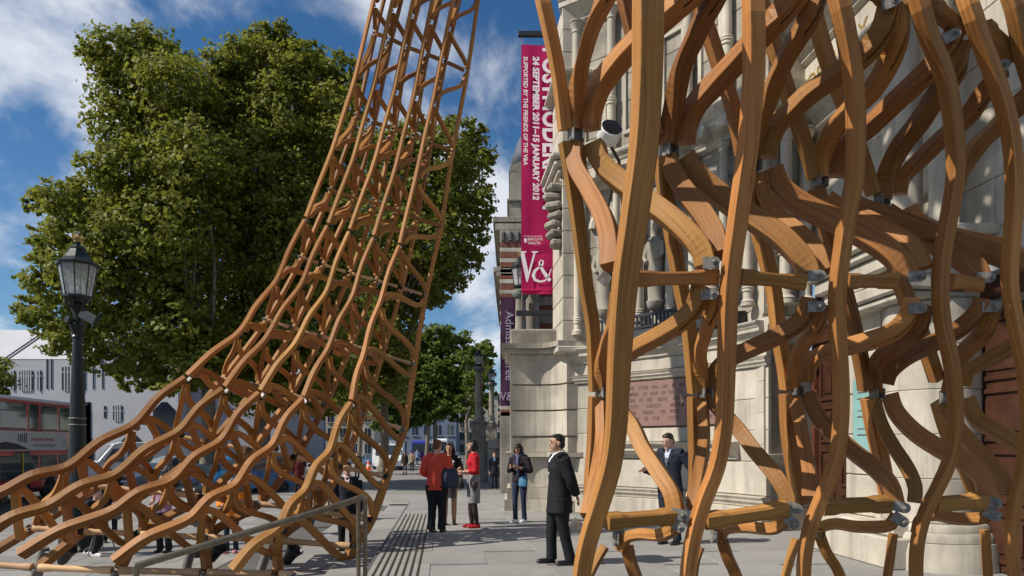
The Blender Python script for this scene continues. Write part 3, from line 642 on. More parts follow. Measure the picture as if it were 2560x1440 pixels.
class Fr:
    """wall frame: u along the wall, n outwards, z up; sag = how far the middle of the wall is set back"""
    def __init__(s, a, b, sag=0.0):
        s.a = Vector((*a, 0)); d = Vector((*b, 0))-s.a; s.L = d.length; s.U = d.normalized(); s.n = Vector((s.U.y, -s.U.x, 0))
        if s.n.y > 0.2 or (abs(s.n.y) <= 0.2 and s.n.x > 0): s.n = -s.n
        s.sag = sag
    def pt(s, u, n, z):
        t = u/s.L; off = -4*s.sag*t*(1-t); sl = -4*s.sag*(1-2*t)/s.L
        nn = (s.n-s.U*sl).normalized()
        return s.a+s.U*u+s.n*off+nn*n+Vector((0, 0, z))
def ubox(mb, fr, u0, u1, n0, n1, z0, z1, seg=1, bev=0.0):
    prof = [(n0, z0), (n1, z0+bev), (n1, z1-bev), (n0, z1)] if not bev else [(n0, z0), (n1-bev, z0), (n1, z0+bev), (n1, z1-bev), (n1-bev, z1), (n0, z1)]
    uextr(mb, fr, u0, u1, prof, seg)
def uextr(mb, fr, u0, u1, prof, seg=1):
    m = len(prof); vs = []; fs = []
    for k in range(seg+1):
        u = u0+(u1-u0)*k/seg
        for n_, z in prof: vs.append(fr.pt(u, n_, z))
    for k in range(seg):
        for i in range(m): j = (i+1) % m; fs.append((k*m+i, k*m+j, (k+1)*m+j, (k+1)*m+i))
    fs += [tuple(range(m)), tuple(reversed(range(seg*m, seg*m+m)))]
    mb.add(vs, fs)
def courses(fr, u0, u1, z0, hs, bl, n0, n1, name='stone_block', material=None, j=0.006, seed=0, seg=2):
    z = z0
    for r, h in enumerate(hs):
        u = u0; k = 0; off = (0.5*bl if r % 2 else 0)
        edges = [u0]+[x for x in [u0+off+bl*i for i in range(0 if off else 1, int((u1-u0)/bl)+2)] if u0+0.15 < x < u1-0.15]+[u1]
        for a, b in zip(edges, edges[1:]):
            mb = MB(); ubox(mb, fr, a+j/2, b-j/2, n0, n1+random.uniform(-0.002, 0.002), z+j/2, z+h-j/2, seg if b-a > 0.5 else 1, 0.012); mp_(mb, name, material or STONE)
        z += h
def cyma(n0, n1, z0, z1, k=6):
    out = []
    for i in range(k+1):
        t = i/k; out.append((n0+(n1-n0)*(t*t*(3-2*t)), z0+(z1-z0)*t))
    return out
def cornice(fr, u0, u1, n0, n1, z0, z1, seg=6, name='moulding', material=None):
    h = z1-z0; d = n1-n0
    prof = [(n0-0.15, z0), (n0, z0), (n0+d*.18, z0+h*.08), (n0+d*.18, z0+h*.18)]+cyma(n0+d*.22, n0+d*.6, z0+h*.2, z0+h*.5, 5)+[(n0+d*.66, z0+h*.5), (n0+d*.66, z0+h*.68), (n0+d*.72, z0+h*.7)]+cyma(n0+d*.74, n1, z0+h*.72, z0+h*.95, 4)+[(n1, z1), (n0-0.15, z1+0.02)]
    mb = MB(); uextr(mb, fr, u0, u1, prof, seg); return mp_(mb, name, material or STONE)
def column(fr, u, n, z0, z1, r, rings=(), material=None, cap=True, name='column'):
    b = fr.pt(u, n, 0); h = z1-z0
    prof = [(r*1.55, z0), (r*1.55, z0+r*.5), (r*1.3, z0+r*.6), (r*1.45, z0+r*.9), (r*1.25, z0+r*1.2), (r*1.05, z0+r*1.4), (r, z0+r*1.8)]
    for q in rings:
        zz = z0+h*q; prof += [(r, zz-r*.9), (r*1.25, zz-r*.7), (r*1.15, zz-r*.2), (r*1.35, zz), (r*1.15, zz+r*.3), (r*1.3, zz+r*.6), (r, zz+r*.9)]
    if cap: prof += [(r*.9, z1-r*2.6), (r*1.1, z1-r*2.5), (r*1.0, z1-r*2.2), (r*1.15, z1-r*1.6), (r*1.6, z1-r*.6), (r*1.3, z1-r*.5), (r*1.7, z1-r*.2), (r*1.7, z1)]
    else: prof += [(r, z1)]
    mb = MB(); mb.lathe((b.x, b.y, 0), prof, 20); return mp_(mb, name, material or STONE, smooth=True, angle=35)
def arch_ring(fr, uc, zc, r0, r1, n0, n1, name='arch_moulding', material=None, a0=0, a1=math.pi, seg=16):
    mb = MB(); prof = [(r0, n0), (r0, n1), ((r0+r1)/2, n1+0.03), (r1, n1), (r1, n0)]; vs = []; fs = []; m = len(prof)
    for k in range(seg+1):
        a = a0+(a1-a0)*k/seg
        for r, n_ in prof: vs.append(fr.pt(uc+math.cos(a)*r, n_, zc+math.sin(a)*r))
    for k in range(seg):
        for i in range(m): j = (i+1) % m; fs.append((k*m+i, k*m+j, (k+1)*m+j, (k+1)*m+i))
    fs += [tuple(range(m)), tuple(reversed(range(seg*m, seg*m+m)))]
    mb.add(vs, fs); return mp_(mb, name, material or STONE)
def lettering(name, text, size, M, material, parent, extr=0.004, align='LEFT', bold=0.0, shear=0.0, space=1.0, squeeze=1.0):
    cu = bpy.data.curves.new(name, 'FONT'); cu.body = text; cu.size = size; cu.extrude = extr; cu.align_x = align; cu.offset = bold; cu.shear = shear; cu.space_character = space; cu.resolution_u = 3
    me = evaluated_mesh(bpy.data.objects.new(name, cu))
    me.transform(M@Matrix.Diagonal((squeeze, 1, 1, 1))); me.materials.clear(); me.materials.append(material)
    r = bpy.data.objects.new(name, me); col.objects.link(r)
    return keep_world(r, parent) if parent else r
def face(o, x, y):       # 4x4 from origin, text-right and text-up directions
    x = Vector(x).normalized(); y = Vector(y).normalized(); z = x.cross(y); M = Matrix((x, y, z)).transposed().to_4x4(); M.translation = o; return M
# ---- the curved splay with the foundation stone
S = Fr((1.30, 16.1), (4.62, 12.25), 0.42)
mb = MB(); ubox(mb, S, -0.05, S.L, -0.9, -0.06, 0, 11.5, 8); mp_(mb, 'wall', STONE2)
courses(S, 0, S.L, 0.0, [0.42], 0.95, -0.06, 0.16)
cornice(S, 0, S.L, 0.06, 0.17, 0.42, 0.62)
courses(S, 0, S.L, 0.64, [0.62], 1.25, -0.06, 0.05)
cornice(S, 0.7, S.L-0.7, 0.05, 0.34, 1.28, 1.62)
courses(S, 0, 0.72, 1.26, [0.58, 0.58, 0.58], 1.0, -0.06, 0.0)
courses(S, S.L-0.95, S.L, 1.26, [0.58, 0.58, 0.58], 1.0, -0.06, 0.0)
courses(S, 0.72, S.L-0.95, 1.64, [0.30], 1.1, -0.06, 0.0)
# foundation stone of pink granite with incised lines
PU0, PU1 = 1.42, 4.05
mb = MB(); ubox(mb, S, PU0, PU1, -0.06, 0.035, 1.98, 2.96, 8, 0.01); fs_ = mp_(mb, 'foundation_stone', PINK)
for k, ln in enumerate(['THIS STONE WAS LAID BY HER MAJESTY QUEEN', 'EMPRESS OF INDIA ON THE 17TH DAY OF MAY 1899', 'YEAR OF HER REIGN, FOR THE COMPLETION', 'SOUTH KENSINGTON MUSEUM, INAUGURATED', 'ROYAL HIGHNESS THE PRINCE CONSORT, AND HE', 'KNOWN AS THE VICTORIA AND ALBERT']):
    # words placed one by one so that the lines follow the curve of the wall
    words = ln.split(); tot = sum(len(w_)+1 for w_ in words); u = PU0+0.12; un = (PU1-PU0-0.24)/tot
    for w_ in words:
        um = u+un*len(w_)/2; o = S.pt(um, 0.036, 2.78-k*0.135); e = (S.pt(um+0.05, 0, 0)-S.pt(um-0.05, 0, 0)).normalized()
        r = lettering('incised_word', w_, 0.115, face(o, e, (0, 0, 1)), INCISED, None, 0.002, 'CENTER', 0.002, 0, 1.0, un/0.080*0.95); r.parent = fs_; u += un*(len(w_)+1)
courses(S, PU0, PU1, 2.98, [0.26], 1.3, -0.06, 0.02)
cornice(S, 0.0, S.L, 0.03, 0.12, 3.0, 3.16); 
courses(S, 0, S.L, 3.18, [0.26], 1.6, -0.06, 0.05)
cornice(S, 0.0, S.L, 0.06, 0.30, 3.44, 3.80, 10)
# black lead-covered ledge and low pierced railing in front of the statue niches
mb = MB(); uextr(mb, S, 0.9, S.L-0.55, [(-0.06, 3.82), (0.40, 3.82), (0.42, 3.86), (0.40, 4.02), (0.36, 4.05), (-0.06, 4.10)], 8); mp_(mb, 'lead_ledge', LEAD)
rail = MB(); uextr(rail, S, 0.95, S.L-0.6, [(0.33, 4.30), (0.39, 4.30), (0.39, 4.36), (0.33, 4.36)], 8); uextr(rail, S, 0.95, S.L-0.6, [(0.33, 4.06), (0.39, 4.06), (0.39, 4.10), (0.33, 4.10)], 8); nr_ = mp_(rail, 'niche_railing', LEAD)
for k in range(34):
    u = 1.0+k*(S.L-1.65)/33; mb = MB(); ubox(mb, S, u-0.02, u+0.02, 0.345, 0.375, 4.10, 4.30); mb.build('baluster', LEAD, nr_)
# niche storey
courses(S, 0, S.L, 4.05, [0.52]*7, 0.85, -0.06, -0.02, material=STONE2)
for u in (0.35, 1.35, 1.95, 2.75, 3.35, 4.15, 4.75):
    column(S, u, 0.16, 4.12, 7.4, 0.085, (0.1, 0.62) if int(u*100) % 2 else (0.12,))
for uc in (1.02, 2.35, 3.75):
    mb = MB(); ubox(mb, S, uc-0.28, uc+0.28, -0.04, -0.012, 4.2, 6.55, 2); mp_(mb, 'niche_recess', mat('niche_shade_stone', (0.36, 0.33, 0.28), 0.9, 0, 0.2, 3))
    arch_ring(S, uc, 6.55, 0.27, 0.42, -0.02, 0.10)
    # draped statue on a corbel
    b = S.pt(uc, 0.12, 0); mb = MB(); mb.lathe((b.x, b.y, 0), [(0.06, 4.42), (0.17, 4.5), (0.2, 4.62), (0.16, 4.66), (0.17, 4.9), (0.15, 5.3), (0.19, 5.62), (0.21, 5.85), (0.15, 5.97), (0.055, 6.03), (0.06, 6.08), (0.095, 6.16), (0.1, 6.24), (0.06, 6.33), (0.005, 6.36)], 14)
    mb.tube([S.pt(uc-0.19, 0.14, 5.86), S.pt(uc-0.25, 0.2, 5.6), S.pt(uc-0.1, 0.3, 5.45)], [0.06, 0.055, 0.045], 8); mb.tube([S.pt(uc+0.19, 0.14, 5.86), S.pt(uc+0.24, 0.2, 5.6), S.pt(uc+0.12, 0.3, 5.5)], [0.06, 0.055, 0.045], 8)
    mp_(mb, 'statue', STONE2, smooth=True, angle=50)
cornice(S, -0.05, S.L, 0.02, 0.42, 7.40, 8.05, 10)
for k in range(9):
    u = 0.25+k*0.58; mb = MB(); ubox(mb, S, u-0.12, u+0.12, 0.1, 0.40, 7.55, 7.8, 1, 0.02); mp_(mb, 'bracket', STONE)
courses(S, 0, S.L, 8.05, [0.6, 0.6, 0.6, 0.6, 0.6], 1.1, -0.06, 0.0, material=STONE2)
for u in (0.3, 1.2, 2.3, 3.2, 4.2):
    column(S, u, 0.13, 8.15, 11.4, 0.10, (0.35,))
for u in (0.72, 1.75, 2.75, 3.7):
    mb = MB(); fr_ = S
    for a, b, c, d in ((u-0.3, u+0.3, 8.5, 8.58), (u-0.3, u+0.3, 10.2, 10.28), (u-0.3, u-0.22, 8.58, 10.2), (u+0.22, u+0.3, 8.58, 10.2)): ubox(mb, S, a, b, -0.02, 0.06, c, d)
    mp_(mb, 'panel_frame', STONE)
# gilt inscription running up the frieze panel
mb = MB(); ubox(mb, S, 2.02, 2.28, -0.02, 0.03, 8.6, 10.6, 1, 0.01); mp_(mb, 'inscription_band', STONE2)
o = S.pt(2.20, 0.034, 8.75); e = (S.pt(2.25, 0, 0)-S.pt(2.15, 0, 0)).normalized(); lettering('gilt_inscription', 'THE EXCELLENCE', 0.2, face(o, (0, 0, 1), -e), GOLD, mus, 0.006, space=1.0)
cornice(S, -0.05, S.L, 0.02, 0.5, 11.4, 12.1, 8)
# ---- outer pier with the banner behind it, and its rusticated curved pedestal
Pf = Fr((0.96, 15.85), (1.55, 15.75)); Pl = Fr((0.96, 15.85), (0.86, 17.2))
mb = MB(); mb.box((1.95, 16.72, 7.6), (1.4, 1.6, 7.7)); mp_(mb, 'pier', STONE2)
z = 3.95
for k in range(15):
    h = 0.52; mb = MB(); mb.box((1.60, 16.55, z+h/2), (1.0, 1.42, h-0.012), rz=0.1, bev=0.012); mp_(mb, 'stone_block', STONE); z += h
for zz, dd in ((3.78, 0.16), (3.9, 0.09)):
    mb = MB(); mb.box((1.60, 16.55, zz), (1.0+dd*2, 1.42+dd*2, 0.16), rz=0.1, bev=0.03); mp_(mb, 'moulding', STONE)
for k in range(7):    # carved grotesque corbel on the pier's flank
    zz = 6.3+k*0.22; mb = MB(); mb.box((1.04-0.05*(k % 3), 16.0, zz), (0.28+0.05*math.sin(k*2.1), 0.4, 0.19), rz=0.3*k, bev=0.06); mp_(mb, 'carved_corbel', STONE2)
for zz, dd in ((7.9, 0.12), (8.05, 0.22), (8.2, 0.3), (10.2, 0.2)):
    mb = MB(); mb.box((1.60, 16.55, zz), (1.0+dd*2, 1.42+dd*2, 0.14), rz=0.1, bev=0.04); mp_(mb, 'moulding', STONE)
# pedestal: stacked curved drums
def drum(z0, z1, grow, name, material=STONE, bev=0.03):
    mb = MB(); pts = []
    x0, x1, yf = -0.02-grow, 1.30, 16.35-grow
    for k in range(9): t = k/8; pts.append((x0+0.98*t, yf-0.03+0.10*math.sin(t*math.pi*0.9)))
    for k in range(1, 7): t = k/6; pts.append((x0+0.98+0.34*t, yf-0.03-0.42*t*t))
    pts += [(x1+0.6, yf-0.3), (x1+0.6, 18.2), (x0, 18.2)]
    mb.poly_prism([(a, b) for a, b in pts], lambda a, b, c: Vector((a, b, c)), z0, z1); return mp_(mb, name, material)
drum(0.0, 0.28, 0.16, 'plinth'); drum(0.29, 0.55, 0.10, 'plinth'); drum(0.56, 1.28, 0.02, 'stone_drum'); drum(1.29, 1.40, 0.14, 'moulding'); drum(1.41, 1.75, 0.0, 'stone_drum')
for k in range(3): drum(1.80+k*0.62, 1.80+k*0.62+0.58, 0.02, 'stone_drum')
drum(1.76, 3.5, -0.03, 'pedestal_core', STONE2)
drum(3.62, 3.74, 0.05, 'moulding'); drum(3.75, 3.86, 0.16, 'moulding'); drum(3.87, 3.99, 0.24, 'capping_stone', STONE2)
mb = MB(); mb.box((0.55, 17.3, 4.2), (1.2, 1.3, 0.44), bev=0.04); mp_(mb, 'capping_block', STONE2)
# ---- corner pilaster and door wall
C = Fr((4.55, 12.30), (5.55, 12.55))
courses(C, 0, C.L, 0, [0.42, 0.58, 0.58, 0.58, 0.58, 0.58], 0.6, -0.5, 0.0); cornice(C, 0, C.L, 0.0, 0.14, 1.2, 1.4, 1); cornice(C, -0.05, C.L, 0.0, 0.3, 3.4, 3.85, 2)
mb = MB(); ubox(mb, C, 0, C.L, -0.6, -0.03, 3.4, 12); mp_(mb, 'wall', STONE)
courses(C, 0, C.L, 3.95, [0.6]*12, 0.7, -0.5, 0.0)
column(C, 0.35, 0.16, 4.1, 7.3, 0.11, (0.3,)); column(C, 0.75, 0.16, 4.1, 7.3, 0.11, (0.3,))
cornice(C, -0.1, C.L, 0.0, 0.4, 7.4, 8.05, 2)
D = Fr((5.50, 12.6), (6.05, 6.3))
mb = MB(); ubox(mb, D, 0, D.L, -0.8, -0.12, 0, 12); mp_(mb, 'wall', STONE2)
def door(u0, u1, z1, transom=True):
    w_ = u1-u0; mb = MB(); ubox(mb, D, u0, u1, -0.12, -0.05, 0.02, z1); dr = mp_(mb, 'door', DOORW)
    nx = 2
    for a in range(nx):
        for (b0, b1) in ((0.12, 0.75), (0.85, 1.5), (1.6, 2.25), (2.35, z1-0.12)):
            ua = u0+w_*(a/nx)+0.09; ub = u0+w_*((a+1)/nx)-0.09; mb = MB()
            prof = [(ua, b0), (ub, b0), (ub, b1), (ua, b1)]
            for (x0, x1_, y0, y1_) in ((ua, ub, b0, b0+0.06), (ua, ub, b1-0.06, b1), (ua, ua+0.06, b0+0.06, b1-0.06), (ub-0.06, ub, b0+0.06, b1-0.06)): ubox(mb, D, x0, x1_, -0.05, -0.015, y0, y1_, 1, 0.01)
            ubox(mb, D, ua+0.12, ub-0.12, -0.05, -0.025, b0+0.12, b1-0.12, 1, 0.012)
            o = mb.build('door_panel', DOORW, dr)
    for x in (u0-0.1, u1):
        mb = MB(); ubox(mb, D, x, x+0.1, -0.12, 0.03, 0.0, z1+0.12, 1, 0.02); mp_(mb, 'door_frame', mat('red_brown_frame', (0.11, 0.035, 0.022), 0.45, 0, 0.2, 6))
    mb = MB(); ubox(mb, D, u0-0.1, u1+0.1, -0.12, 0.05, z1+0.12, z1+0.34, 1, 0.02); mp_(mb, 'door_lintel', DOORW)
    # leaded transom window over the door
    if not transom:
        mb = MB(); ubox(mb, D, u0-0.3, u1+0.3, -0.12, 0.22, z1+0.36, z1+0.46, 1, 0.01); mp_(mb, 'lead_ledge', mat('grey_lead_sheet', (.30, .31, .33), .5)); courses(D, u0-0.2, u1+0.3, z1+0.5, [0.45, 0.62, 0.62], 1.2, -0.12, 0.0); return
    mb = MB(); ubox(mb, D, u0, u1, -0.10, -0.07, z1+0.36, z1+1.8); tw = mp_(mb, 'transom_window', GLASSD)
    for k in range(7):
        mb = MB(); u = u0+w_*k/6; ubox(mb, D, u-0.018, u+0.018, -0.08, -0.03, z1+0.36, z1+1.8); mb.build('glazing_bar', DOORW, tw)
    for k in range(5):
        mb = MB(); zz = z1+0.36+1.44*k/4; ubox(mb, D, u0, u1, -0.08, -0.035, zz-0.018, zz+0.018); mb.build('glazing_bar', DOORW, tw)
door(0.25, 1.55, 3.25); door(3.95, 5.9, 3.25, False)
courses(D, 0, D.L, 5.1, [0.62]*9, 1.2, -0.12, 0.0)
for k in range(5):
    mb = MB(); ubox(mb, D, 1.7, 3.8, -0.12, 0.0, k*0.62, k*0.62+0.61, 1, 0.01); mp_(mb, 'stone_block', STONE)
# entrance pier between the doors: square block, round drum, stepped cap, slender column above
bx_, by_ = 5.02, 9.75
z = 0.0
for h, g in ((0.40, 0.16), (0.16, 0.08)): 
    mb = MB(); mb.box((bx_+0.25, by_-0.35, z+h/2), (1.0+2*g, 1.5+2*g, h-0.008), rz=0.09, bev=0.02); mp_(mb, 'plinth', STONE); z += h
for k in range(5):
    h = 0.58; mb = MB(); mb.box((bx_+0.38, by_-0.05, z+h/2), (0.85, 0.8, h-0.012), rz=0.09, bev=0.012); mp_(mb, 'stone_block', STONE); z += h
dx, dy = 5.52, 8.95
z = 0.0
for h, r in ((0.36, 0.80), (0.12, 0.74), (0.10, 0.68)):
    mb = MB(); mb.lathe((dx, dy, 0), [(r, z), (r, z+h*.6), (r-0.03, z+h*.98)], 32); mp_(mb, 'plinth', STONE, smooth=True, angle=40); z += h
for k in range(5):
    h = 0.56; mb = MB(); mb.lathe((dx, dy, 0), [(0.555, z), (0.57, z+0.01), (0.57, z+h-0.012), (0.555, z+h)], 36); mp_(mb, 'stone_drum', STONE, smooth=True, angle=40); z += h
for k, (h, g) in enumerate(((0.10, 0.06), (0.18, 0.12), (0.14, 0.06), (0.2, 0.16), (0.12, 0.24), (0.12, 0.32))):
    mb = MB(); mb.box((5.45, 9.35, z+h/2), (1.25+2*g, 1.75+2*g, h-0.01), rz=0.09, bev=0.025); mp_(mb, 'stepped_cap', STONE); z += h
zc_ = z
for (x, y, r) in ((5.25, 9.15, 0.24), (5.42, 8.60, 0.13), (5.62, 10.0, 0.13)):
    mb = MB(); q = r; mb.lathe((x, y, 0), [(q*1.6, zc_), (q*1.6, zc_+q*.4), (q*1.3, zc_+q*.6), (q*1.4, zc_+q*.9), (q*1.08, zc_+q*1.2), (q, zc_+q*1.7), (q, zc_+1.98), (q*1.02, zc_+2.0), (q, zc_+2.02), (q*0.97, 9.2), (q*1.5, 9.7), (q*1.5, 9.9)], 28); mp_(mb, 'column', STONE, smooth=True, angle=35)
# diagonal frieze with gilt letters over the doors
cornice(D, 0.0, D.L, 0.02, 0.5, 7.2, 7.75, 4); 
mb = MB(); ubox(mb, D, 0, D.L, -0.12, 0.12, 7.8, 8.5, 1, 0.02); mp_(mb, 'frieze', STONE)
lettering('gilt_inscription', 'OF EVERY ART', 0.42, face(D.pt(0.15, 0.125, 7.98), D.U, (0, 0, 1)), GOLD, mus, 0.01)
cornice(D, 0.0, D.L, 0.1, 0.7, 8.5, 9.2, 4)
# glass notice beside the door
mb = MB(); mb.box((bx_-0.09, by_-0.30, 1.95), (0.02, 0.62, 1.05), rz=0.09); gl = mp_(mb, 'glass_notice', glassy('pale_green_glass', (0.20, 0.36, 0.34), 0.1)); 
for k in range(9):
    mb = MB(); ln = (0.34, 0.42, 0.28)[k % 3]; mb.box((bx_-0.102, by_-0.10-ln/2, 2.3-k*0.085), (0.002, ln, 0.018), rz=0.09); mb.build('print_line', INCISED, gl)
for (y, z_) in ((-0.58, 1.46), (-0.02, 1.46), (-0.58, 2.44), (-0.02, 2.44)):
    mb = MB(); mb.lathe((bx_-0.10, by_+y, z_), [(0.018, -0.01), (0.018, 0.02), (0.001, 0.022)], 10, axis=Vector((-1, -0.09, 0))); mp_(mb, 'standoff_bolt', STEEL)
# floodlight on the niche cornice
fl = thing('floodlight', 'white drum floodlight with black grille fixed high on the stone niche wall', 'floodlight', P(1524, 335, 12.0))
c = P(1524, 332, 12.0); ax = Vector((0.20, -0.85, 0.42)).normalized(); mb = MB(); mb.lathe(c-ax*0.16, [(0.17, 0), (0.2, 0.04), (0.205, 0.27), (0.19, 0.28)], 28, axis=ax); keep_world(mb.build('housing', mat('white_enamel', (0.75, 0.75, 0.73), 0.4), None, smooth=True, angle=40), fl)
mb = MB(); mb.lathe(c+ax*0.121, [(0.185, 0), (0.18, 0.006), (0.001, 0.006)], 24, axis=ax); gr_ = keep_world(mb.build('grille', LEAD), fl)
xx = ax.cross(Vector((1, 0, 0))).normalized(); yy = ax.cross(xx)
for k in range(-4, 5):
    l = math.sqrt(max(0.185**2-(k*0.04)**2, 0)); mb = MB(); mb.tube([c+ax*0.131+xx*k*0.04-yy*l, c+ax*0.131+xx*k*0.04+yy*l], 0.004, 6); mb.build('grille_bar', DARKSTEEL, gr_)
mb = MB(); mb.tube([c-ax*0.14, c+Vector((0.25, 0.5, -0.3)), Vector((2.1, 15.0, c.z-0.35))], 0.03, 8); keep_world(mb.build('bracket_arm', DARKSTEEL), fl)
# ---- hanging exhibition banner
bn = thing('exhibition_banner', 'tall crimson banner with white vertical lettering hung from two black poles', 'banner', (0.9, 17.3, 4.0))
BANR = mat('crimson_cloth', (0.62, 0.014, 0.13), 0.6, 0, 0.08, 2.0); WHITEP = mat('white_print', (0.80, 0.74, 0.80), 0.6, 0, 0.03)
for m_ in (BANR,):
    nt = m_.node_tree; b_ = nt.nodes['Principled BSDF']; tr = N(nt, 'ShaderNodeBsdfTranslucent'); tr.inputs[0].default_value = (0.75, 0.016, 0.15, 1)
    ms = N(nt, 'ShaderNodeMixShader'); ms.inputs[0].default_value = 0.45; nt.links.new(b_.outputs[0], ms.inputs[1]); nt.links.new(tr.outputs[0], ms.inputs[2]); nt.links.new(ms.outputs[0], nt.nodes['Material Output'].inputs[0])
yb = 17.3; bx0 = (1303-1280)/F*yb; bw = 1.34; zt = CH+(HOR-112)/F*yb; zb = CH+(HOR-736)/F*yb
nx_, nz_ = 14, 40; vs = []; fs = []
for j in range(nz_+1):
    for i in range(nx_+1):
        u = i/nx_; t = j/nz_; vs.append((bx0+u*bw, yb+0.025*math.sin(t*9+u*3)*math.sin(math.pi*u)*(0.4+t)-0.012*math.sin(u*14+t*2), zt+(zb-zt)*t))
for j in range(nz_):
    for i in range(nx_): a = j*(nx_+1)+i; fs.append((a, a+1, a+nx_+2, a+nx_+1))
mb = MB(); mb.add(vs, fs); keep_world(mb.build('cloth', BANR, None, smooth=True), bn)
mb = MB(); mb.tube([(bx0, yb, zb+0.10), (bx0+bw, yb, zb+0.10)], 0.04, 10); keep_world(mb.build('hem', BANR, None, smooth=True, angle=50), bn)
for zz, x0 in ((zt+0.27, bx0-0.08), (zb-0.48, bx0-0.13)):
    mb = MB(); mb.box(((x0+bx0+bw+0.4)/2, yb, zz), (bx0+bw+0.4-x0, 0.11, 0.13), bev=0.01); keep_world(mb.build('pole', LEAD), bn)
for za, zb_ in ((zt+0.2, zt), (zb+0.1, zb-0.42)):
    mb = MB(); mb.tube([(bx0+0.02, yb, za), (bx0+0.02, yb, zb_)], 0.012, 8); keep_world(mb.build('tether', STEEL), bn)
dn = (0, 0, -1); lf = (-1, 0, 0)
def bl(txt, px, py, size, **k):        # vertical writing, reading downwards: baseline to the left
    p = P(px, py, yb-0.06); return lettering('lettering', txt, size, face(p, (0, 0, -1), (1, 0, 0)), WHITEP, bn, 0.002, **k)
bl('SUPPORTED BY THE FRIENDS OF THE V&A', 1309, 141, 0.148, bold=0.004, shear=0.12, squeeze=0.98)
bl('24 SEPTEMBER 2011–15 JANUARY 2012', 1333, 141, 0.215, bold=0.009, shear=0.12, squeeze=1.0)
bl('POSTMODERNISM', 1358, 118, 0.62, bold=0.02, squeeze=0.82)
def bh(txt, px, py, size, **k): p = P(px, py, yb-0.06); return lettering('lettering', txt, size, face(p, (1, 0, 0), (0, 0, 1)), WHITEP, bn, 0.002, **k)
bh('WITH FURTHER SUPPORT FROM', 1309, 592, 0.045, squeeze=0.72); bh('BARCLAYS', 1319, 601, 0.10, squeeze=0.8, bold=0.001); bh('WEALTH', 1319, 611, 0.10, squeeze=0.8, bold=0.001)
# serif V and ampersand, drawn as shapes
def strokes(name, polys):
    mb = MB()
    for pl in polys: mb.poly_prism([(a, b) for a, b in pl], lambda a, b, c: P(a, b, yb-0.062+c), -0.002, 0.002)
    return keep_world(mb.build(name, WHITEP), bn)
strokes('letter_v', [[(1302,628),(1316,628),(1316,631),(1311,632),(1321,680),(1334,632),(1329,631),(1329,628),(1345,628),(1345,631),(1339,632),(1319,705),(1316,705),(1302,640)]])
amp = [(1378,672),(1372,690),(1362,702),(1350,704),(1338,700),(1333,689),(1337,677),(1348,668),(1357,661),(1358,652),(1353,650),(1348,655),(1350,664),(1362,684),(1375,702)]
mb = MB(); aw = [1.2,1.4,2.0,2.6,3.6,4.2,3.4,2.2,2.4,1.8,1.2,1.8,3.0,4.4,4.2]
beam(mb, [P(x, y, yb-0.062) for x, y in amp], [a*0.0205 for a in aw], 0.003, Vector((0, 1, 0)), 0.02); keep_world(mb.build('letter_ampersand', WHITEP), bn)
mb = MB(); mb.poly_prism([(1310,597),(1313,595),(1317,597),(1317,603),(1313,608),(1310,603)], lambda a, b, c: P(a, b, yb-0.062+c), -0.002, 0.002); keep_world(mb.build('emblem', WHITEP), bn)
# ---- the museum's far wing: banded brick, stone cornices, domed corner
wing = thing('museum_wing', 'far museum wing of red brick banded with white stone under a lead dome', 'building', (1.5, 33, PAVE_Z))
def wp(mb, name, m_, **k): return keep_world(mb.build(name, m_, None, **k), wing)
WX = -0.55
def slab(z0, z1, x0, name, m_, y0=31.0, y1=45.0, bev=0.02):
    mb = MB(); mb.box(((x0+6)/2, (y0+y1)/2, (z0+z1)/2), (6-x0, y1-y0, z1-z0-0.004), bev=bev); return wp(mb, name, m_)
def zy(py, d=31.0): return CH+(HOR-py)/F*d
slab(PAVE_Z, zy(1040), WX, 'stone_base', STONE2)
z = zy(1040); k = 0
while z < zy(610):
    h = 0.20 if k % 2 else 0.28
    slab(z, z+h, WX+(0.02 if k % 2 == 0 else 0), 'brick_band' if k % 2 == 0 else 'stone_band', BRICK if k % 2 == 0 else STONE); z += h; k += 1
for py, g, h in ((555, 0.32, 0.25), (575, 0.2, 0.3), (680, 0.3, 0.25), (690, 0.15, 0.25), (1040, 0.12, 0.2)): slab(zy(py), zy(py)+h, WX-g, 'cornice', STONE2)
slab(zy(606), zy(575), WX, 'arcade_frieze', STONE2)
for k in range(5):
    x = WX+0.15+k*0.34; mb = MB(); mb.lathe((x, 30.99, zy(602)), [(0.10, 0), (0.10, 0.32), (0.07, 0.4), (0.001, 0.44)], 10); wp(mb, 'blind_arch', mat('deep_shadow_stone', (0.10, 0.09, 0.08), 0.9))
slab(zy(545), zy(425), WX+0.45, 'attic_storey', STONE2, 31.2); slab(zy(500), zy(493), WX+0.32, 'cornice', STONE2, 31.1)
for k in range(3): 
    mb = MB(); mb.box((WX+1.02+k*0.22, 31.17, zy(513)), (0.12, 0.1, 0.5)); wp(mb, 'attic_opening', LEAD)
mb = MB(); mb.poly_prism([(0.3, zy(425)), (6, zy(425)), (6, zy(380)), (1.3, zy(395)), (0.85, zy(398)), (0.4, zy(408))], lambda a, b, c: Vector((a+WX+0.1, c, b)), 31.2, 40); wp(mb, 'gable', STONE2)
mb = MB(); mb.lathe((2.3, 38, zy(430, 38)), [(2.4, 0), (2.35, 0.6), (2.05, 1.5), (1.5, 2.3), (0.8, 2.9), (0.1, 3.1)], 24); wp(mb, 'dome', mat('lead_roof', (0.12, 0.13, 0.15), 0.5, 0.2, 0.2, 6), smooth=True)
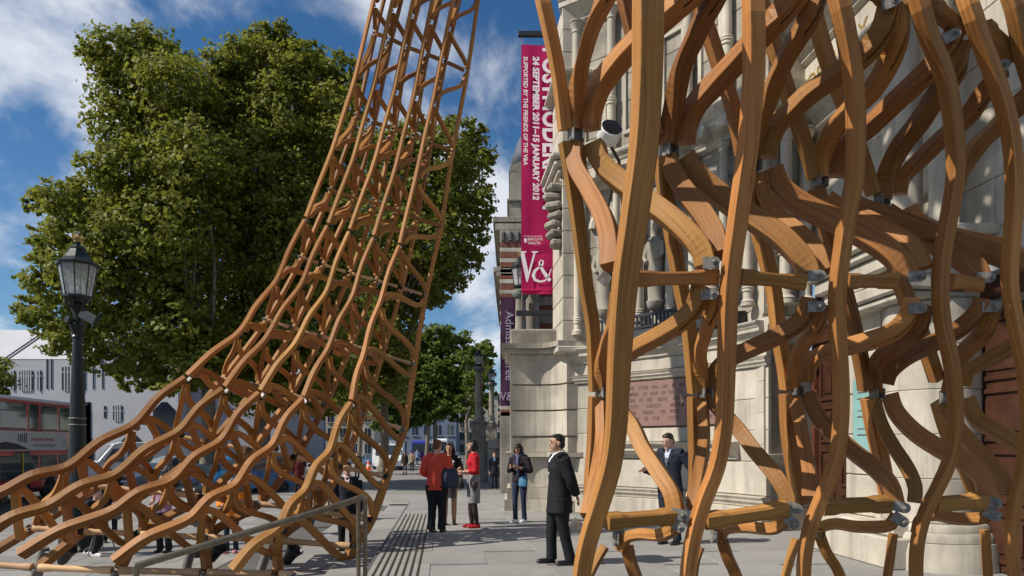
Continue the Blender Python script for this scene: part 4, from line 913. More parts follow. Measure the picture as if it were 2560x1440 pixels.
# striped wall seen between banner and pedestal
for k in range(26):
    z0 = 3.6+k*0.27; mb = MB(); mb.box((1.25, 20.6, z0+0.13), (1.3, 0.5, 0.262), bev=0.01); keep_world(mb.build('brick_band' if k % 2 else 'stone_band', BRICK if k % 2 else STONE2), wing)
mb = MB(); mb.lathe((0.55, 20.2, 0), [(0.26, 3.9), (0.26, 8.0)], 20); wp(mb, 'half_column', STONE2, smooth=True, angle=40)
mb = MB(); mb.box((1.4, 20.7, 1.6), (2.2, 0.6, 4.4)); wp(mb, 'stone_base', STONE2)
# purple banner on the wing
pb = thing('admission_banner', 'narrow dark purple banner with pale vertical lettering on the far wing', 'banner', (-0.6, 30.5, 3.0))
yb2 = 30.5; x0 = (1251-1280)/F*yb2; x1 = (1302-1280)/F*yb2; mb = MB(); nn = 24; vs = []; fs = []
for j in range(nn+1):
    for i in range(5): vs.append((x0+(x1-x0)*i/4, yb2+0.03*math.sin(i*1.7+j*0.4), zy(742, yb2)+(zy(1015, yb2)-zy(742, yb2))*j/nn))
for j in range(nn):
    for i in range(4): a = j*5+i; fs.append((a, a+1, a+6, a+5))
mb.add(vs, fs); keep_world(mb.build('cloth', mat('purple_cloth', (0.045, 0.008, 0.035), 0.7, 0, 0.1, 2), None, smooth=True), pb)
PALE = mat('pale_purple_print', (0.40, 0.33, 0.41), 0.7)
lettering('lettering', 'Admission free', 0.52, face(P(1264, 778, yb2-0.08), (0, 0, -1), (1, 0, 0)), PALE, pb, 0.002, squeeze=0.98)
lettering('lettering', 'V&A', 0.55, face(P(1251, 1001, yb2-0.08), (1, 0, 0), (0, 0, 1)), PALE, pb, 0.002, squeeze=0.8)
# ================================================================== TREES
BARK = mat('plane_bark', (0.17, 0.145, 0.11), 0.9, 0, 0.35, 5, 0.5, dirt=((0.30, 0.28, 0.21), 3.0, 0.55, 0.7))
def leafmat(name, c0, c1, c2):
    m = bpy.data.materials.new(name); m.use_nodes = True; nt = m.node_tree; b = nt.nodes['Principled BSDF']
    g = N(nt, 'ShaderNodeAttribute'); g.attribute_name = 'tint'; cr = N(nt, 'ShaderNodeValToRGB'); e = cr.color_ramp.elements
    e[0].position = 0.0; e[0].color = (*c0, 1); e[1].position = 1.0; e[1].color = (*c2, 1); q = e.new(0.6); q.color = (*c1, 1)
    nt.links.new(g.outputs['Fac'], cr.inputs[0]); nt.links.new(cr.outputs[0], b.inputs['Base Color'])
    b.inputs['Roughness'].default_value = 0.55; b.inputs['Specular IOR Level'].default_value = 0.25
    tr = N(nt, 'ShaderNodeBsdfTranslucent'); nt.links.new(cr.outputs[0], tr.inputs[0]); ms = N(nt, 'ShaderNodeMixShader'); ms.inputs[0].default_value = 0.48
    nt.links.new(b.outputs[0], ms.inputs[1]); nt.links.new(tr.outputs[0], ms.inputs[2]); nt.links.new(ms.outputs[0], nt.nodes['Material Output'].inputs[0])
    MATS[name] = m; return m
LEAF = leafmat('plane_leaves', (0.15, 0.18, 0.024), (0.25, 0.26, 0.038), (0.36, 0.31, 0.055))
LEAF2 = leafmat('lime_leaves', (0.08, 0.13, 0.018), (0.15, 0.20, 0.03), (0.25, 0.26, 0.05))
def leaf_mesh(name, centers, radii, per, size, material, seed=1, squash=0.8):
    """leaves in tufts spread through the crown: every blob is filled with small sprays near its skin"""
    r = np.random.default_rng(seed); C = []; O = []
    for c, rad, n in zip(centers, radii, per):
        nt_ = max(int(n/16), 1)
        d = r.normal(size=(nt_, 3)); d /= np.linalg.norm(d, axis=1)[:, None]
        q = rad*(0.35+0.78*r.random(nt_)**0.55)[:, None]*d*np.array([1, 1, squash])+np.array(c)
        jit = r.normal(size=(nt_, 16, 3))*np.array([1, 1, 0.55])*rad*0.135
        C.append((q[:, None, :]+jit).reshape(-1, 3)); O.append(np.repeat(d, 16, axis=0))
    C = np.concatenate(C); O = np.concatenate(O); n = len(C)
    s = size*(0.65+0.7*r.random(n))
    # leaf frame: normals mostly up and outwards
    nn = r.normal(size=(n, 3))*0.55+O*0.65+np.array([-0.05, -0.1, 0.55]); nn /= np.linalg.norm(nn, axis=1)[:, None]
    t = np.cross(nn, r.normal(size=(n, 3))); t /= np.linalg.norm(t, axis=1)[:, None]; b = np.cross(nn, t)
    # lobed leaf of 6 points: 4 triangles
    shp = np.array([(-0.5, 0, 0), (-0.18, 0.5, 0.06), (0.10, 0.22, 0.0), (0.55, 0.06, -0.08), (0.10, -0.30, 0.0), (-0.20, -0.48, 0.06)])
    V = C[:, None, :]+s[:, None, None]*(shp[None, :, 0, None]*t[:, None, :]+shp[None, :, 1, None]*b[:, None, :]+shp[None, :, 2, None]*nn[:, None, :])
    me = bpy.data.meshes.new(name); me.vertices.add(n*6); me.vertices.foreach_set('co', V.reshape(-1).astype(np.float32))
    tri = np.array([(0, 4, 1), (0, 5, 4), (1, 4, 2), (2, 4, 3)]); I = (np.arange(n)[:, None, None]*6+tri[None]).reshape(-1)
    me.loops.add(len(I)); me.loops.foreach_set('vertex_index', I.astype(np.int32)); nf = n*4
    me.polygons.add(nf); me.polygons.foreach_set('loop_start', np.arange(0, nf*3, 3, dtype=np.int32)); me.polygons.foreach_set('loop_total', np.full(nf, 3, dtype=np.int32))
    tint = np.clip(r.beta(1.5, 2.2, n)*0.75+0.25*np.clip((C[:, 2]-C[:, 2].min())/(np.ptp(C[:, 2])+1e-6), 0, 1)*r.random(n)+0.0, 0, 1); at = me.attributes.new('tint', 'FLOAT', 'POINT'); at.data.foreach_set('value', np.repeat(tint, 6).astype(np.float32))
    me.materials.append(material); me.update(calc_edges=True); me.validate()
    o = bpy.data.objects.new(name, me); col.objects.link(o); return o
def tree(label, base, blobs, d, dens, size, material, trunk_r, seed, fork=None, spread=2.2, group='street trees along the pavement', squash=0.85):
    """blobs: (px, py, r px) at about depth d"""
    r = random.Random(seed); t = thing('plane_tree', label, 'tree', base, group=group)
    cs = []; rs = []; per = []
    for (x, y, rp) in blobs:
        dd = d+r.uniform(-spread, spread); rad = rp/F*d; c = P(x, y, dd); cs.append(tuple(c)); rs.append(rad); per.append(int(dens*rad*rad))
    crown = leaf_mesh('crown', cs, rs, per, size, material, seed, squash); keep_world(crown, t); crown['kind'] = 'stuff'
    b = Vector(base); top = Vector(fork) if fork else b+Vector((0, 0, 5))
    mb = MB(); k = 10; sp = spline([b-Vector((0, 0, 0.3)), b.lerp(top, 0.4)+Vector((0.12, 0, 0)), top], k)
    mb.tube(sp, [trunk_r*(1.35 if i == 0 else (1.12 if i == 1 else 1-0.35*i/k)) for i in range(k)], 14); keep_world(mb.build('trunk', BARK, None, smooth=True), t)
    lim = sorted(zip(cs, rs), key=lambda q: -q[1])[:16]
    for c, rad in lim:
        c = Vector(c); mid = top.lerp(c, 0.5)+Vector((r.uniform(-.4, .4), r.uniform(-.4, .4), 0.8)); sp = spline([top-Vector((0, 0, 0.4)), mid, c], 9)
        mb = MB(); mb.tube(sp, [trunk_r*0.36*(1-0.85*i/8) for i in range(9)], 8)
        for q in range(5):
            a = sp[4+q//2]; e = c+Vector((r.uniform(-1, 1), r.uniform(-1, 1), r.uniform(-.8, .8)))*rad*0.8; mb.tube([a, a.lerp(e, .5)+Vector((0, 0, .2)), e], [trunk_r*.14, trunk_r*.09, trunk_r*.03], 5)
        keep_world(mb.build('limb', BARK, None, smooth=True), t)
    return t
T1 = [(300,150,75),(350,120,50),(400,140,70),(225,135,28),(255,130,34),(330,230,85),(440,230,90),(320,320,80),(420,330,100),(500,210,60),(300,420,75),(400,450,100),(500,400,100),(510,300,80),
 (260,500,70),(150,490,55),(110,510,38),(85,520,22),(190,520,60),(200,590,80),(310,580,90),(420,570,100),(520,540,90),(150,650,55),(120,600,40),(130,720,60),(230,690,80),(340,700,90),(450,690,95),
 (90,770,45),(65,790,24),(140,800,60),(180,850,60),(250,800,70),(340,820,80),(440,810,90),(220,890,40),(280,900,50),(350,910,55),(430,915,60),(500,900,70),(300,955,22),(330,965,20),(420,970,30),(470,960,30),(390,955,30)]
T2 = [(690,75,32),(660,110,50),(700,120,48),(590,150,60),(560,180,50),(640,190,80),(730,180,70),(775,150,45),(770,110,18),(790,200,60),(850,180,48),(870,210,38),(850,260,60),(600,290,90),(700,300,100),(790,320,85),(860,350,60),
 (580,400,80),(660,420,100),(760,440,95),(850,450,70),(570,520,80),(660,540,100),(760,560,100),(840,560,70),(560,640,90),(660,660,100),(760,680,100),(560,760,90),(660,780,100),(560,860,90),(650,890,90),(740,820,90),(740,920,80),(560,950,60),(640,985,55),(720,1000,50),(820,700,80),(830,820,80),(820,930,75),(800,1010,40)]
T3 = [(1110,315,28),(1150,330,40),(1190,320,26),(1180,380,50),(1110,390,65),(1215,410,30),(1040,360,70),(970,380,70),(1160,460,65),(1200,500,40),(1215,540,25),(1080,490,85),(980,490,90),(1140,560,75),(1190,590,30),(1170,640,45),(1060,600,90),(960,610,90),(1110,680,55),(1145,700,28),(1050,700,75),(960,720,85),(900,640,70),(1090,745,30),(1060,770,28),(1000,790,60),(920,810,80),(900,900,80),(980,880,60),(960,960,60),(880,990,60)]
T4 = [(1100,845,40),(1140,860,42),(1060,870,45),(1020,900,55),(1090,920,55),(1150,920,50),(1190,900,40),(1220,870,22),(1215,930,25),(1180,970,45),(1120,985,50),(1050,980,55),(1000,990,50),(1080,1030,35),(1150,1030,30),(1190,1020,25),(1010,860,45),(980,940,55),(1040,1040,35),(960,1040,40),(1000,1060,28)]
T5 = [(1170,890,30),(1215,890,24),(1210,940,30),(1180,960,30),(1200,1000,28),(1160,1010,28),(1225,980,18),(1195,1040,18)]
tree('largest plane tree, its crown of dense olive leaves behind the street lamp', on(-11.6, 33, PAVE_Z), T1, 33, 820, 0.21, LEAF, 0.42, 11, fork=P(520, 960, 33.5))
tree('tall plane tree with the highest crown, behind the lattice arch', on(-9.6, 35, PAVE_Z), T2, 36, 800, 0.22, LEAF, 0.45, 12, fork=P(660, 980, 36))
tree('plane tree with a ragged right edge beside the red banner', on(-4.7, 52, PAVE_Z), T3, 50, 460, 0.27, LEAF, 0.40, 13, fork=P(960, 990, 52))
tree('smaller bright green tree far along the pavement', on(-1.3, 78, PAVE_Z), T4, 78, 260, 0.42, LEAF2, 0.30, 14, fork=P(1088, 1040, 78))
tree('furthest slim tree beside the stone lamp columns', on(2.1, 64, PAVE_Z), T5, 64, 300, 0.34, LEAF2, 0.22, 15, fork=P(1165, 1050, 64))
tree('dark tree at the left edge of the picture', on(-38, 62, PAVE_Z), [(-40,940,60),(0,960,26),(0,1000,22),(-10,920,20),(15,960,12)], 62, 300, 0.34, LEAF, 0.3, 16, fork=P(-60, 1030, 62))
# bare extra trunks of the row, crowns joined into the canopy above
for k, (x, y, d, w_, lab) in enumerate(((895, 1160, 66, 0.26, 'slender plane trunk behind the lattice edge'), (1065, 1150, 88, 0.3, 'thin dark trunk beyond the walking women'))):
    b = P(x, y, d); b.z = PAVE_Z; tree(lab, b, [(x-30, 985, 45), (x+30, 970, 50), (x, 930, 50), (x-50, 940, 40)], d, 300, 0.34, LEAF, w_, 20+k, fork=P(x+5, 1000, d))
# ================================================================== STREET FURNITURE
IRON = mat('green_black_iron', (0.018, 0.024, 0.024), 0.38, 0.2, 0.25, 10)
GILT = mat('worn_gilt', (0.42, 0.30, 0.12), 0.45, 0.5, 0.3, 12)
def pane_mat():
    m = bpy.data.materials.new('lamp_glass'); m.use_nodes = True; nt = m.node_tree; b = nt.nodes['Principled BSDF']
    b.inputs['Base Color'].default_value = (0.75, 0.8, 0.82, 1); b.inputs['Roughness'].default_value = 0.15; b.inputs['Alpha'].default_value = 0.35
    n = N(nt, 'ShaderNodeTexNoise'); n.inputs['Scale'].default_value = 4; mr = N(nt, 'ShaderNodeMapRange'); mr.inputs[3].default_value = 0.2; mr.inputs[4].default_value = 0.5; nt.links.new(n.outputs['Fac'], mr.inputs[0]); nt.links.new(mr.outputs[0], b.inputs['Alpha'])
    return m
PANE = pane_mat()
def lantern(root, x, y, z, s, par=keep_world):
    """eight-sided tapering lantern; z = underside of the glass, s = glass height"""
    n = 8; r0, r1 = s*0.39, s*0.555
    def ring(r, zz): return [Vector((x+r*math.cos(2*math.pi*(k+.5)/n), y+r*math.sin(2*math.pi*(k+.5)/n), zz)) for k in range(n)]
    mb = MB(); mb.lathe((x, y, z), [(r0*.5, -s*.30), (r0*.55, -s*.22), (r0*.85, -s*.12), (r0*1.12, -s*.05), (r0*1.12, 0.02*s), (r0*.9, 0.03*s)], 8); lan = keep_world(mb.build('lantern', IRON), root)
    a, b = ring(r0, z), ring(r1, z+s)
    for k in range(n):
        k2 = (k+1) % n; mb = MB(); mb.add([a[k], a[k2], b[k2], b[k]], [(0, 1, 2, 3)]); mb.build('pane', PANE).parent = lan
        mb = MB(); mb.tube([a[k], b[k]], s*0.02, 6); mb.build('glazing_bar', IRON).parent = lan
    mb = MB(); mb.lathe((x, y, z+s), [(r1*1.12, -s*.03), (r1*1.15, s*.05), (r1*0.95, s*.10), (r1*.72, s*.22), (r1*.50, s*.42), (r1*.42, s*.50), (r1*.44, s*.54), (r1*.30, s*.62), (r1*.14, s*.68), (r1*.12, s*.74)], 8, a0=math.pi/8, a1=2*math.pi+math.pi/8); mb.build('hood', IRON).parent = lan
    mb = MB(); mb.lathe((x, y, z+s*1.74), [(r1*.2, 0), (r1*.22, s*.06), (r1*.30, s*.12), (r1*.16, s*.17), (r1*.05, s*.24), (0.001, s*.28)], 12)
    for k in range(8):
        ang = 2*math.pi*k/8; mb.box((x+r1*.26*math.cos(ang), y+r1*.26*math.sin(ang), z+s*1.9), (s*.04, s*.04, s*.12), rz=ang)
    mb.build('crown_finial', GILT).parent = lan
    mb = MB(); mb.tube([(x, y, z), (x, y, z+s*.35)], s*.05, 8); mb.lathe((x, y, z+s*.35), [(s*.04, 0), (s*.09, s*.1), (s*.07, s*.22), (0.001, s*.27)], 10); mb.build('burner', mat('frosted_bulb', (0.7, 0.66, 0.58), 0.4), None, smooth=True).parent = lan
LD = 14.0; lp = P(194, 740, LD); lx, ly = lp.x, LD
def zl(py): return CH+(HOR-py)/F*LD
lamp = thing('street_lamp', 'tall dark iron street lamp with crowned eight-sided lantern beside the bus', 'street lamp', (lx, ly, PAVE_Z))
lantern(lamp, lx, ly, zl(742), zl(664)-zl(742))
mb = MB(); mb.lathe((lx, ly, 0), [(0.34, PAVE_Z), (0.34, PAVE_Z+0.5), (0.26, PAVE_Z+0.6), (0.24, PAVE_Z+1.3), (0.19, PAVE_Z+1.5), (0.155, zl(1100)), (0.135, zl(1000)), (0.10, zl(880)), (0.085, zl(846)), (0.12, zl(843)), (0.10, zl(838)), (0.13, zl(822)), (0.15, zl(818)), (0.165, zl(813)), (0.09, zl(806)), (0.07, zl(790)), (0.11, zl(775)), (0.16, zl(762)), (0.1, zl(752))], 18); keep_world(mb.build('post', IRON, None, smooth=True, angle=35), lamp)
for k in range(8):
    a = 2*math.pi*k/8+.2; mb = MB(); mb.tube([(lx+.09*math.cos(a), ly+.09*math.sin(a), zl(772)), (lx+.21*math.cos(a), ly+.21*math.sin(a), zl(764)), (lx+.24*math.cos(a), ly+.24*math.sin(a), zl(752))], .016, 6); keep_world(mb.build('scroll', IRON), lamp)
for (pa, pb_) in (((178, 801), (166, 797)), ((204, 786), (240, 806)), ((213, 783), (243, 800))):
    mb = MB(); beam(mb, [P(*pa, LD-.1), P((pa[0]+pb_[0])/2, (pa[1]+pb_[1])/2, LD-.15), P(*pb_, LD-.2)], .14, .12, Vector((0, 1, 0)), .05); keep_world(mb.build('spotlight', IRON), lamp)
for py in (1046, 1062):
    mb = MB(); mb.lathe((lx, ly, zl(py)), [(.158, -.012), (.163, 0), (.158, .012)], 18); keep_world(mb.build('band_clip', STEEL), lamp)
# stone lamp columns far along the front
def lamp_column(px, py_l, py_t, d, w_, lab, base_py):
    p = P(px, py_l, d); t = thing('lamp_column', lab, 'lamp column', (p.x, d, PAVE_Z), group='stone lamp columns before the museum'); z = lambda py: CH+(HOR-py)/F*d
    s = z(py_t)-z(py_l); lantern(t, p.x, d, z(py_l), s)
    mb = MB(); zt_ = z(py_l)-s*.28; zb_ = z(base_py); r = w_/F*d/2; mb.lathe((p.x, d, 0), [(r*1.5, zb_), (r*1.5, zb_+r*.5), (r*1.1, zb_+r), (r, zb_+r*1.6), (r*.85, zt_-r*1.5), (r*.95, zt_-r*1.2), (r*1.5, zt_-r*.3), (r*1.5, zt_)], 18); keep_world(mb.build('shaft', STONE2, None, smooth=True, angle=35), t)
    mb = MB(); mb.lathe((p.x, d, 0), [(r*.9, zt_-r*1.4), (r*1.55, zt_-r*.4), (r*1.2, zt_+r*.2), (r*.6, zt_+s*.1)], 12); keep_world(mb.build('bronze_collar', BRONZE, None, smooth=True), t)
    mb = MB(); h = zb_-PAVE_Z; mb.box((p.x, d, PAVE_Z+h/2), (r*3.6, r*3.6, h), bev=.03); mb.box((p.x, d, zb_-.1), (r*4.3, r*4.3, .2), bev=.04); mb.box((p.x, d, PAVE_Z+.2), (r*4.4, r*4.4, .4), bev=.04); keep_world(mb.build('pedestal', STONE2), t)
lamp_column(1197, 912, 890, 42, 19, 'taller lamp column, left of the pair with dark lanterns', 1052)
lamp_column(1229, 952, 934, 50, 15, 'shorter lamp column, right of the pair with dark lanterns', 1060)
lamp_column(1302, 716, 672, 19.6, 30, 'pale lamp column with green collar just below the red banner', 893)
# plinth wall joining the far columns
mb = MB(); z = PAVE_Z
far_wall = thing('forecourt_wall', 'low weathered stone wall carrying the far lamp columns', 'wall', (0.2, 45, PAVE_Z))
for k in range(5):
    for j in range(7):
        mb = MB(); mb.box((-0.35-0.10*(j*2.6+(1.3 if k % 2 else 0)), 36+j*2.6+(1.3 if k % 2 else 0), PAVE_Z+.25+k*.5), (1.2, 2.58, .485), rz=RZ, bev=.02); keep_world(mb.build('stone_block', STONE2), far_wall)
# handrail on the steps
RAILM = mat('brushed_bronze_rail', (0.20, 0.165, 0.115), 0.38, 0.75, 0.2, 12)
hr = thing('handrail', 'slanting bronze tube handrail with twin posts beside the steps', 'handrail', P(905, 1440, 7.5)); RD = 7.4
top = P(912, 1243, RD); low = P(338, 1416, RD-1.1)
mb = MB(); mb.tube(spline([top+Vector((.02, 0, -.02)), top+Vector((-.02, 0, .0)), top.lerp(low, .1), top.lerp(low, .5), top.lerp(low, .95), low], 26), .034, 14); keep_world(mb.build('rail', RAILM, None, smooth=True, angle=60), hr)
for x, dd in ((896, 0), (913, .05)):
    p = P(x, 1245 if x > 900 else 1250, RD+dd); mb = MB(); mb.tube([p, Vector((p.x, p.y, -0.3))], .024, 12); keep_world(mb.build('post', RAILM, None, smooth=True, angle=60), hr)
mb = MB(); mb.tube([low+Vector((.01, 0, .0)), Vector((low.x, low.y, PAVE_Z))], .028, 12); keep_world(mb.build('post', RAILM, None, smooth=True, angle=60), hr)
# floor spotlights that light the arch
for k, (x, y, d, lab) in enumerate(((478, 1392, 11.2, 'black spotlight on a grey post near the orange jacket'), (668, 1398, 11.6, 'black spotlight on a grey post behind the handrail'), (108, 1396, 10.8, 'grey spotlight post at the lower left corner'))):
    b = P(x, y, d); t = thing('ground_spotlight', lab, 'spotlight', (b.x, d, PAVE_Z), group='spotlights under the arch')
    mb = MB(); mb.tube([(b.x-.12, d, PAVE_Z), (b.x+.02, d, b.z+.18)], .075, 12); keep_world(mb.build('post', STEEL, None, smooth=True, angle=60), t)
    mb = MB(); mb.tube([(b.x+.02, d, b.z+.15), (b.x+.2, d-.05, b.z+.05), (b.x+.35, d-.1, b.z)], .035, 8); mb.box((b.x+.14, d-.05, b.z+.06), (.13, .12, .13), bev=.02); keep_world(mb.build('bracket', DARKSTEEL), t)
    mb = MB(); mb.lathe(Vector((b.x+.38, d-.1, b.z)), [(.05, -.08), (.08, -.02), (.10, .14), (.15, .26), (.14, .26), (.09, .13), (.001, .05)], 16, axis=Vector((.55, -.2, .75))); keep_world(mb.build('lamp_head', DARKSTEEL, None, smooth=True, angle=50), t)
# traffic cone
b = P(921, 1168, 60); b.z = PAVE_Z; cn = thing('traffic_cone', 'small orange traffic cone by the mottled tree trunk', 'cone', b); CO = mat('cone_orange', (0.75, 0.10, 0.02), .5)
mb = MB(); mb.lathe(b, [(.26, .05), (.07, .78), (.03, .8)], 16); keep_world(mb.build('cone_body', CO, None, smooth=True, angle=50), cn)
mb = MB(); mb.box(b+Vector((0, 0, .025)), (.62, .62, .05), bev=.01); keep_world(mb.build('base', CO), cn)
mb = MB(); mb.lathe(b, [(.185, .36), (.125, .56)], 16); keep_world(mb.build('reflective_sleeve', mat('white_sleeve', (.7, .7, .68), .5)), cn)
# ================================================================== BUILDINGS ACROSS THE ROAD
WHITEB = mat('pale_granite', (0.47, 0.47, 0.49), 0.8, 0, 0.06, 0.6); SLATEB = mat('blue_black_glass', (0.012, 0.016, 0.03), 0.15)
bld = thing('pale_cultural_centre', 'broad pale stone building with slit windows and sloping roof behind the bus', 'building', (-40, 78, ROAD_Z)); BD = 78.0
def zB(py, d=BD): return CH+(HOR-py)/F*d
def xB(px, d=BD): return (px-1280)/F*d
def bp(mb, name, m_): return keep_world(mb.build(name, m_), bld)
mb = MB(); mb.box(((xB(-420)+xB(445))/2, BD+9, (zB(900)+ROAD_Z)/2), (xB(445)-xB(-420), 18, zB(900)-ROAD_Z)); bp(mb, 'wall', WHITEB)
mb = MB(); mb.poly_prism([(BD, zB(898)), (BD+5.5, zB(898)+4.3), (BD+16, zB(898)+4.3), (BD+16, zB(898))], lambda a, b, c: Vector((c, a, b)), xB(-420), xB(225)); bp(mb, 'sloping_roof', WHITEB)
mb = MB(); mb.box(((xB(10)+xB(330))/2, BD+12, zB(858)), (xB(330)-xB(10), 8, 6.2)); bp(mb, 'roof_block', WHITEB)
for px in (22, 33): 
    mb = MB(); a = Vector((xB(px-12), BD-.02, zB(898)+.02)); b = Vector((xB(px+14), BD+5.48, zB(898)+4.34)); beam(mb, [a, (a+b)/2, b], .14, .1, Vector((0, 0, 1)), .1); bp(mb, 'roof_seam', SLATEB)
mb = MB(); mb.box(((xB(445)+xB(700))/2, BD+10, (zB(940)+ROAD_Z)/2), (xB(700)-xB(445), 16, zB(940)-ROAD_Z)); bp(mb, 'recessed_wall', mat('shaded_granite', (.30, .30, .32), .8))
def slit(px0, px1, py0, py1, n):
    mb = MB(); mb.box(((xB(px0)+xB(px1))/2, BD-.01, (zB(py0)+zB(py1))/2), (xB(px1)-xB(px0), .08, zB(py0)-zB(py1))); w0 = bp(mb, 'window', SLATEB)
    for k in range(1, n):
        x = xB(px0)+(xB(px1)-xB(px0))*k/n; mb = MB(); mb.box((x, BD-.05, (zB(py0)+zB(py1))/2), (.14, .1, zB(py0)-zB(py1)+.3)); mb.build('mullion', WHITEB, w0)
    mb = MB(); mb.box(((xB(px0)+xB(px1))/2, BD-.05, zB(py0+12)), (xB(px1)-xB(px0), .06, .1)); mb.build('transom', WHITEB, w0)
for a in ((29, 39, 928, 975, 2), (49, 84, 928, 975, 6), (94, 105, 928, 975, 2), (155, 215, 918, 975, 8), (-60, -10, 928, 975, 6), (260, 266, 1015, 1045, 1), (283, 307, 1015, 1050, 4)): slit(*a)
for px in (118, 129, 234, 257, 14): 
    mb = MB(); mb.box((xB(px), BD-.03, zB(935)), (.12, .08, zB(900)-zB(975))); bp(mb, 'drain_groove', SLATEB)
for px0, px1, py0 in ((205, 228, 1005), (383, 440, 1005), (200, 235, 1080), (300, 360, 1085)):
    mb = MB(); c = 1.0; x0_, x1_ = xB(px0), xB(px1); mb.poly_prism([(x0_, zB(1160)), (x1_, zB(1160)), (x1_, zB(py0)-c), (x1_-c, zB(py0)), (x0_+c, zB(py0)), (x0_, zB(py0)-c)], lambda a, b, q: Vector((a, BD-.06+q, b)), 0, .04); bp(mb, 'opening', SLATEB)
# terraces closing the street
def terrace(name_lab, px0, px1, py0, d, rows, cols, m_, wm, cornice_m):
    t = thing('terraced_building', name_lab, 'building', (xB((px0+px1)/2, d), d, ROAD_Z), group='terraces closing the far street')
    x0_, x1_ = xB(px0, d), xB(px1, d); zt_ = zB(py0, d); mb = MB(); mb.box(((x0_+x1_)/2, d+5, (zt_+ROAD_Z)/2), (x1_-x0_, 10, zt_-ROAD_Z)); keep_world(mb.build('wall', m_), t)
    mb = MB(); mb.box(((x0_+x1_)/2, d-.1, zt_), (x1_-x0_+.4, .8, .6), bev=.1); keep_world(mb.build('cornice', cornice_m), t)
    H = (zt_-ROAD_Z)/rows; W = (x1_-x0_)/cols
    for r in range(rows):
        for c in range(cols):
            cx_ = x0_+W*(c+.5); cz_ = ROAD_Z+H*(r+.5); mb = MB(); mb.box((cx_, d-.03, cz_), (W*.45, .1, H*.62)); wdw = keep_world(mb.build('window', wm), t)
            mb = MB(); mb.box((cx_, d-.12, cz_-H*.34), (W*.6, .3, .15)); mb.build('sill', cornice_m, wdw)
            mb = MB(); mb.box((cx_, d-.1, cz_), (.08, .06, H*.62)); mb.build('glazing_bar', cornice_m, wdw)
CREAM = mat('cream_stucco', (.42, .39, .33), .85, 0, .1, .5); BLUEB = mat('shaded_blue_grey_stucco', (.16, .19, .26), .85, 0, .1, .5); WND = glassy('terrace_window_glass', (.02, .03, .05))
terrace('cream stucco terrace behind the parked vans', 780, 935, 985, 150, 4, 5, CREAM, WND, CREAM)
terrace('blue grey stucco terrace at the end of the street', 935, 1140, 930, 175, 5, 7, BLUEB, WND, mat('pale_trim', (.4, .42, .46), .8))
terrace('dark terrace glimpsed under the plane trees', 440, 780, 1000, 135, 4, 9, BLUEB, WND, CREAM)
terrace('pale terrace beyond the furthest tree', 1120, 1262, 985, 190, 5, 6, CREAM, WND, CREAM)
# ================================================================== VEHICLES
TYRE = mat('tyre_rubber', (.02, .02, .02), .85); RIM = mat('wheel_rim', (.35, .35, .36), .35, .7); CGL = glassy('car_glass', (.03, .045, .06)); BLACKP = mat('black_plastic', (.02, .02, .022), .5)
HEADL = mat('headlamp_lens', (.7, .72, .74), .12, .3); TAILL = mat('tail_lamp', (.35, .01, .01), .3); PLATE = mat('number_plate', (.7, .68, .55), .5)
def paint(name, rgb, metal=0.0): m_ = mat(name, rgb, .28, metal, .05, 1.0, spec=.6); m_.node_tree.nodes['Principled BSDF'].inputs['Coat Weight'].default_value = .5; return m_
def wheel(root, x, y, r, side, z0=0):
    mb = MB(); ax = Vector((0, side, 0)); mb.lathe((x, y-side*.11, r+z0), [(r*.72, 0), (r*.95, 0), (r, .04), (r, .18), (r*.95, .22), (r*.62, .22)], 20, axis=ax); t_ = mb.build('wheel', TYRE, root, smooth=True, angle=40)
    mb = MB(); mb.lathe((x, y+side*.05, r+z0), [(r*.64, 0), (r*.62, .05), (r*.2, .03), (r*.16, .06), (.001, .06)], 12, axis=ax); mb.build('rim', RIM, t_)
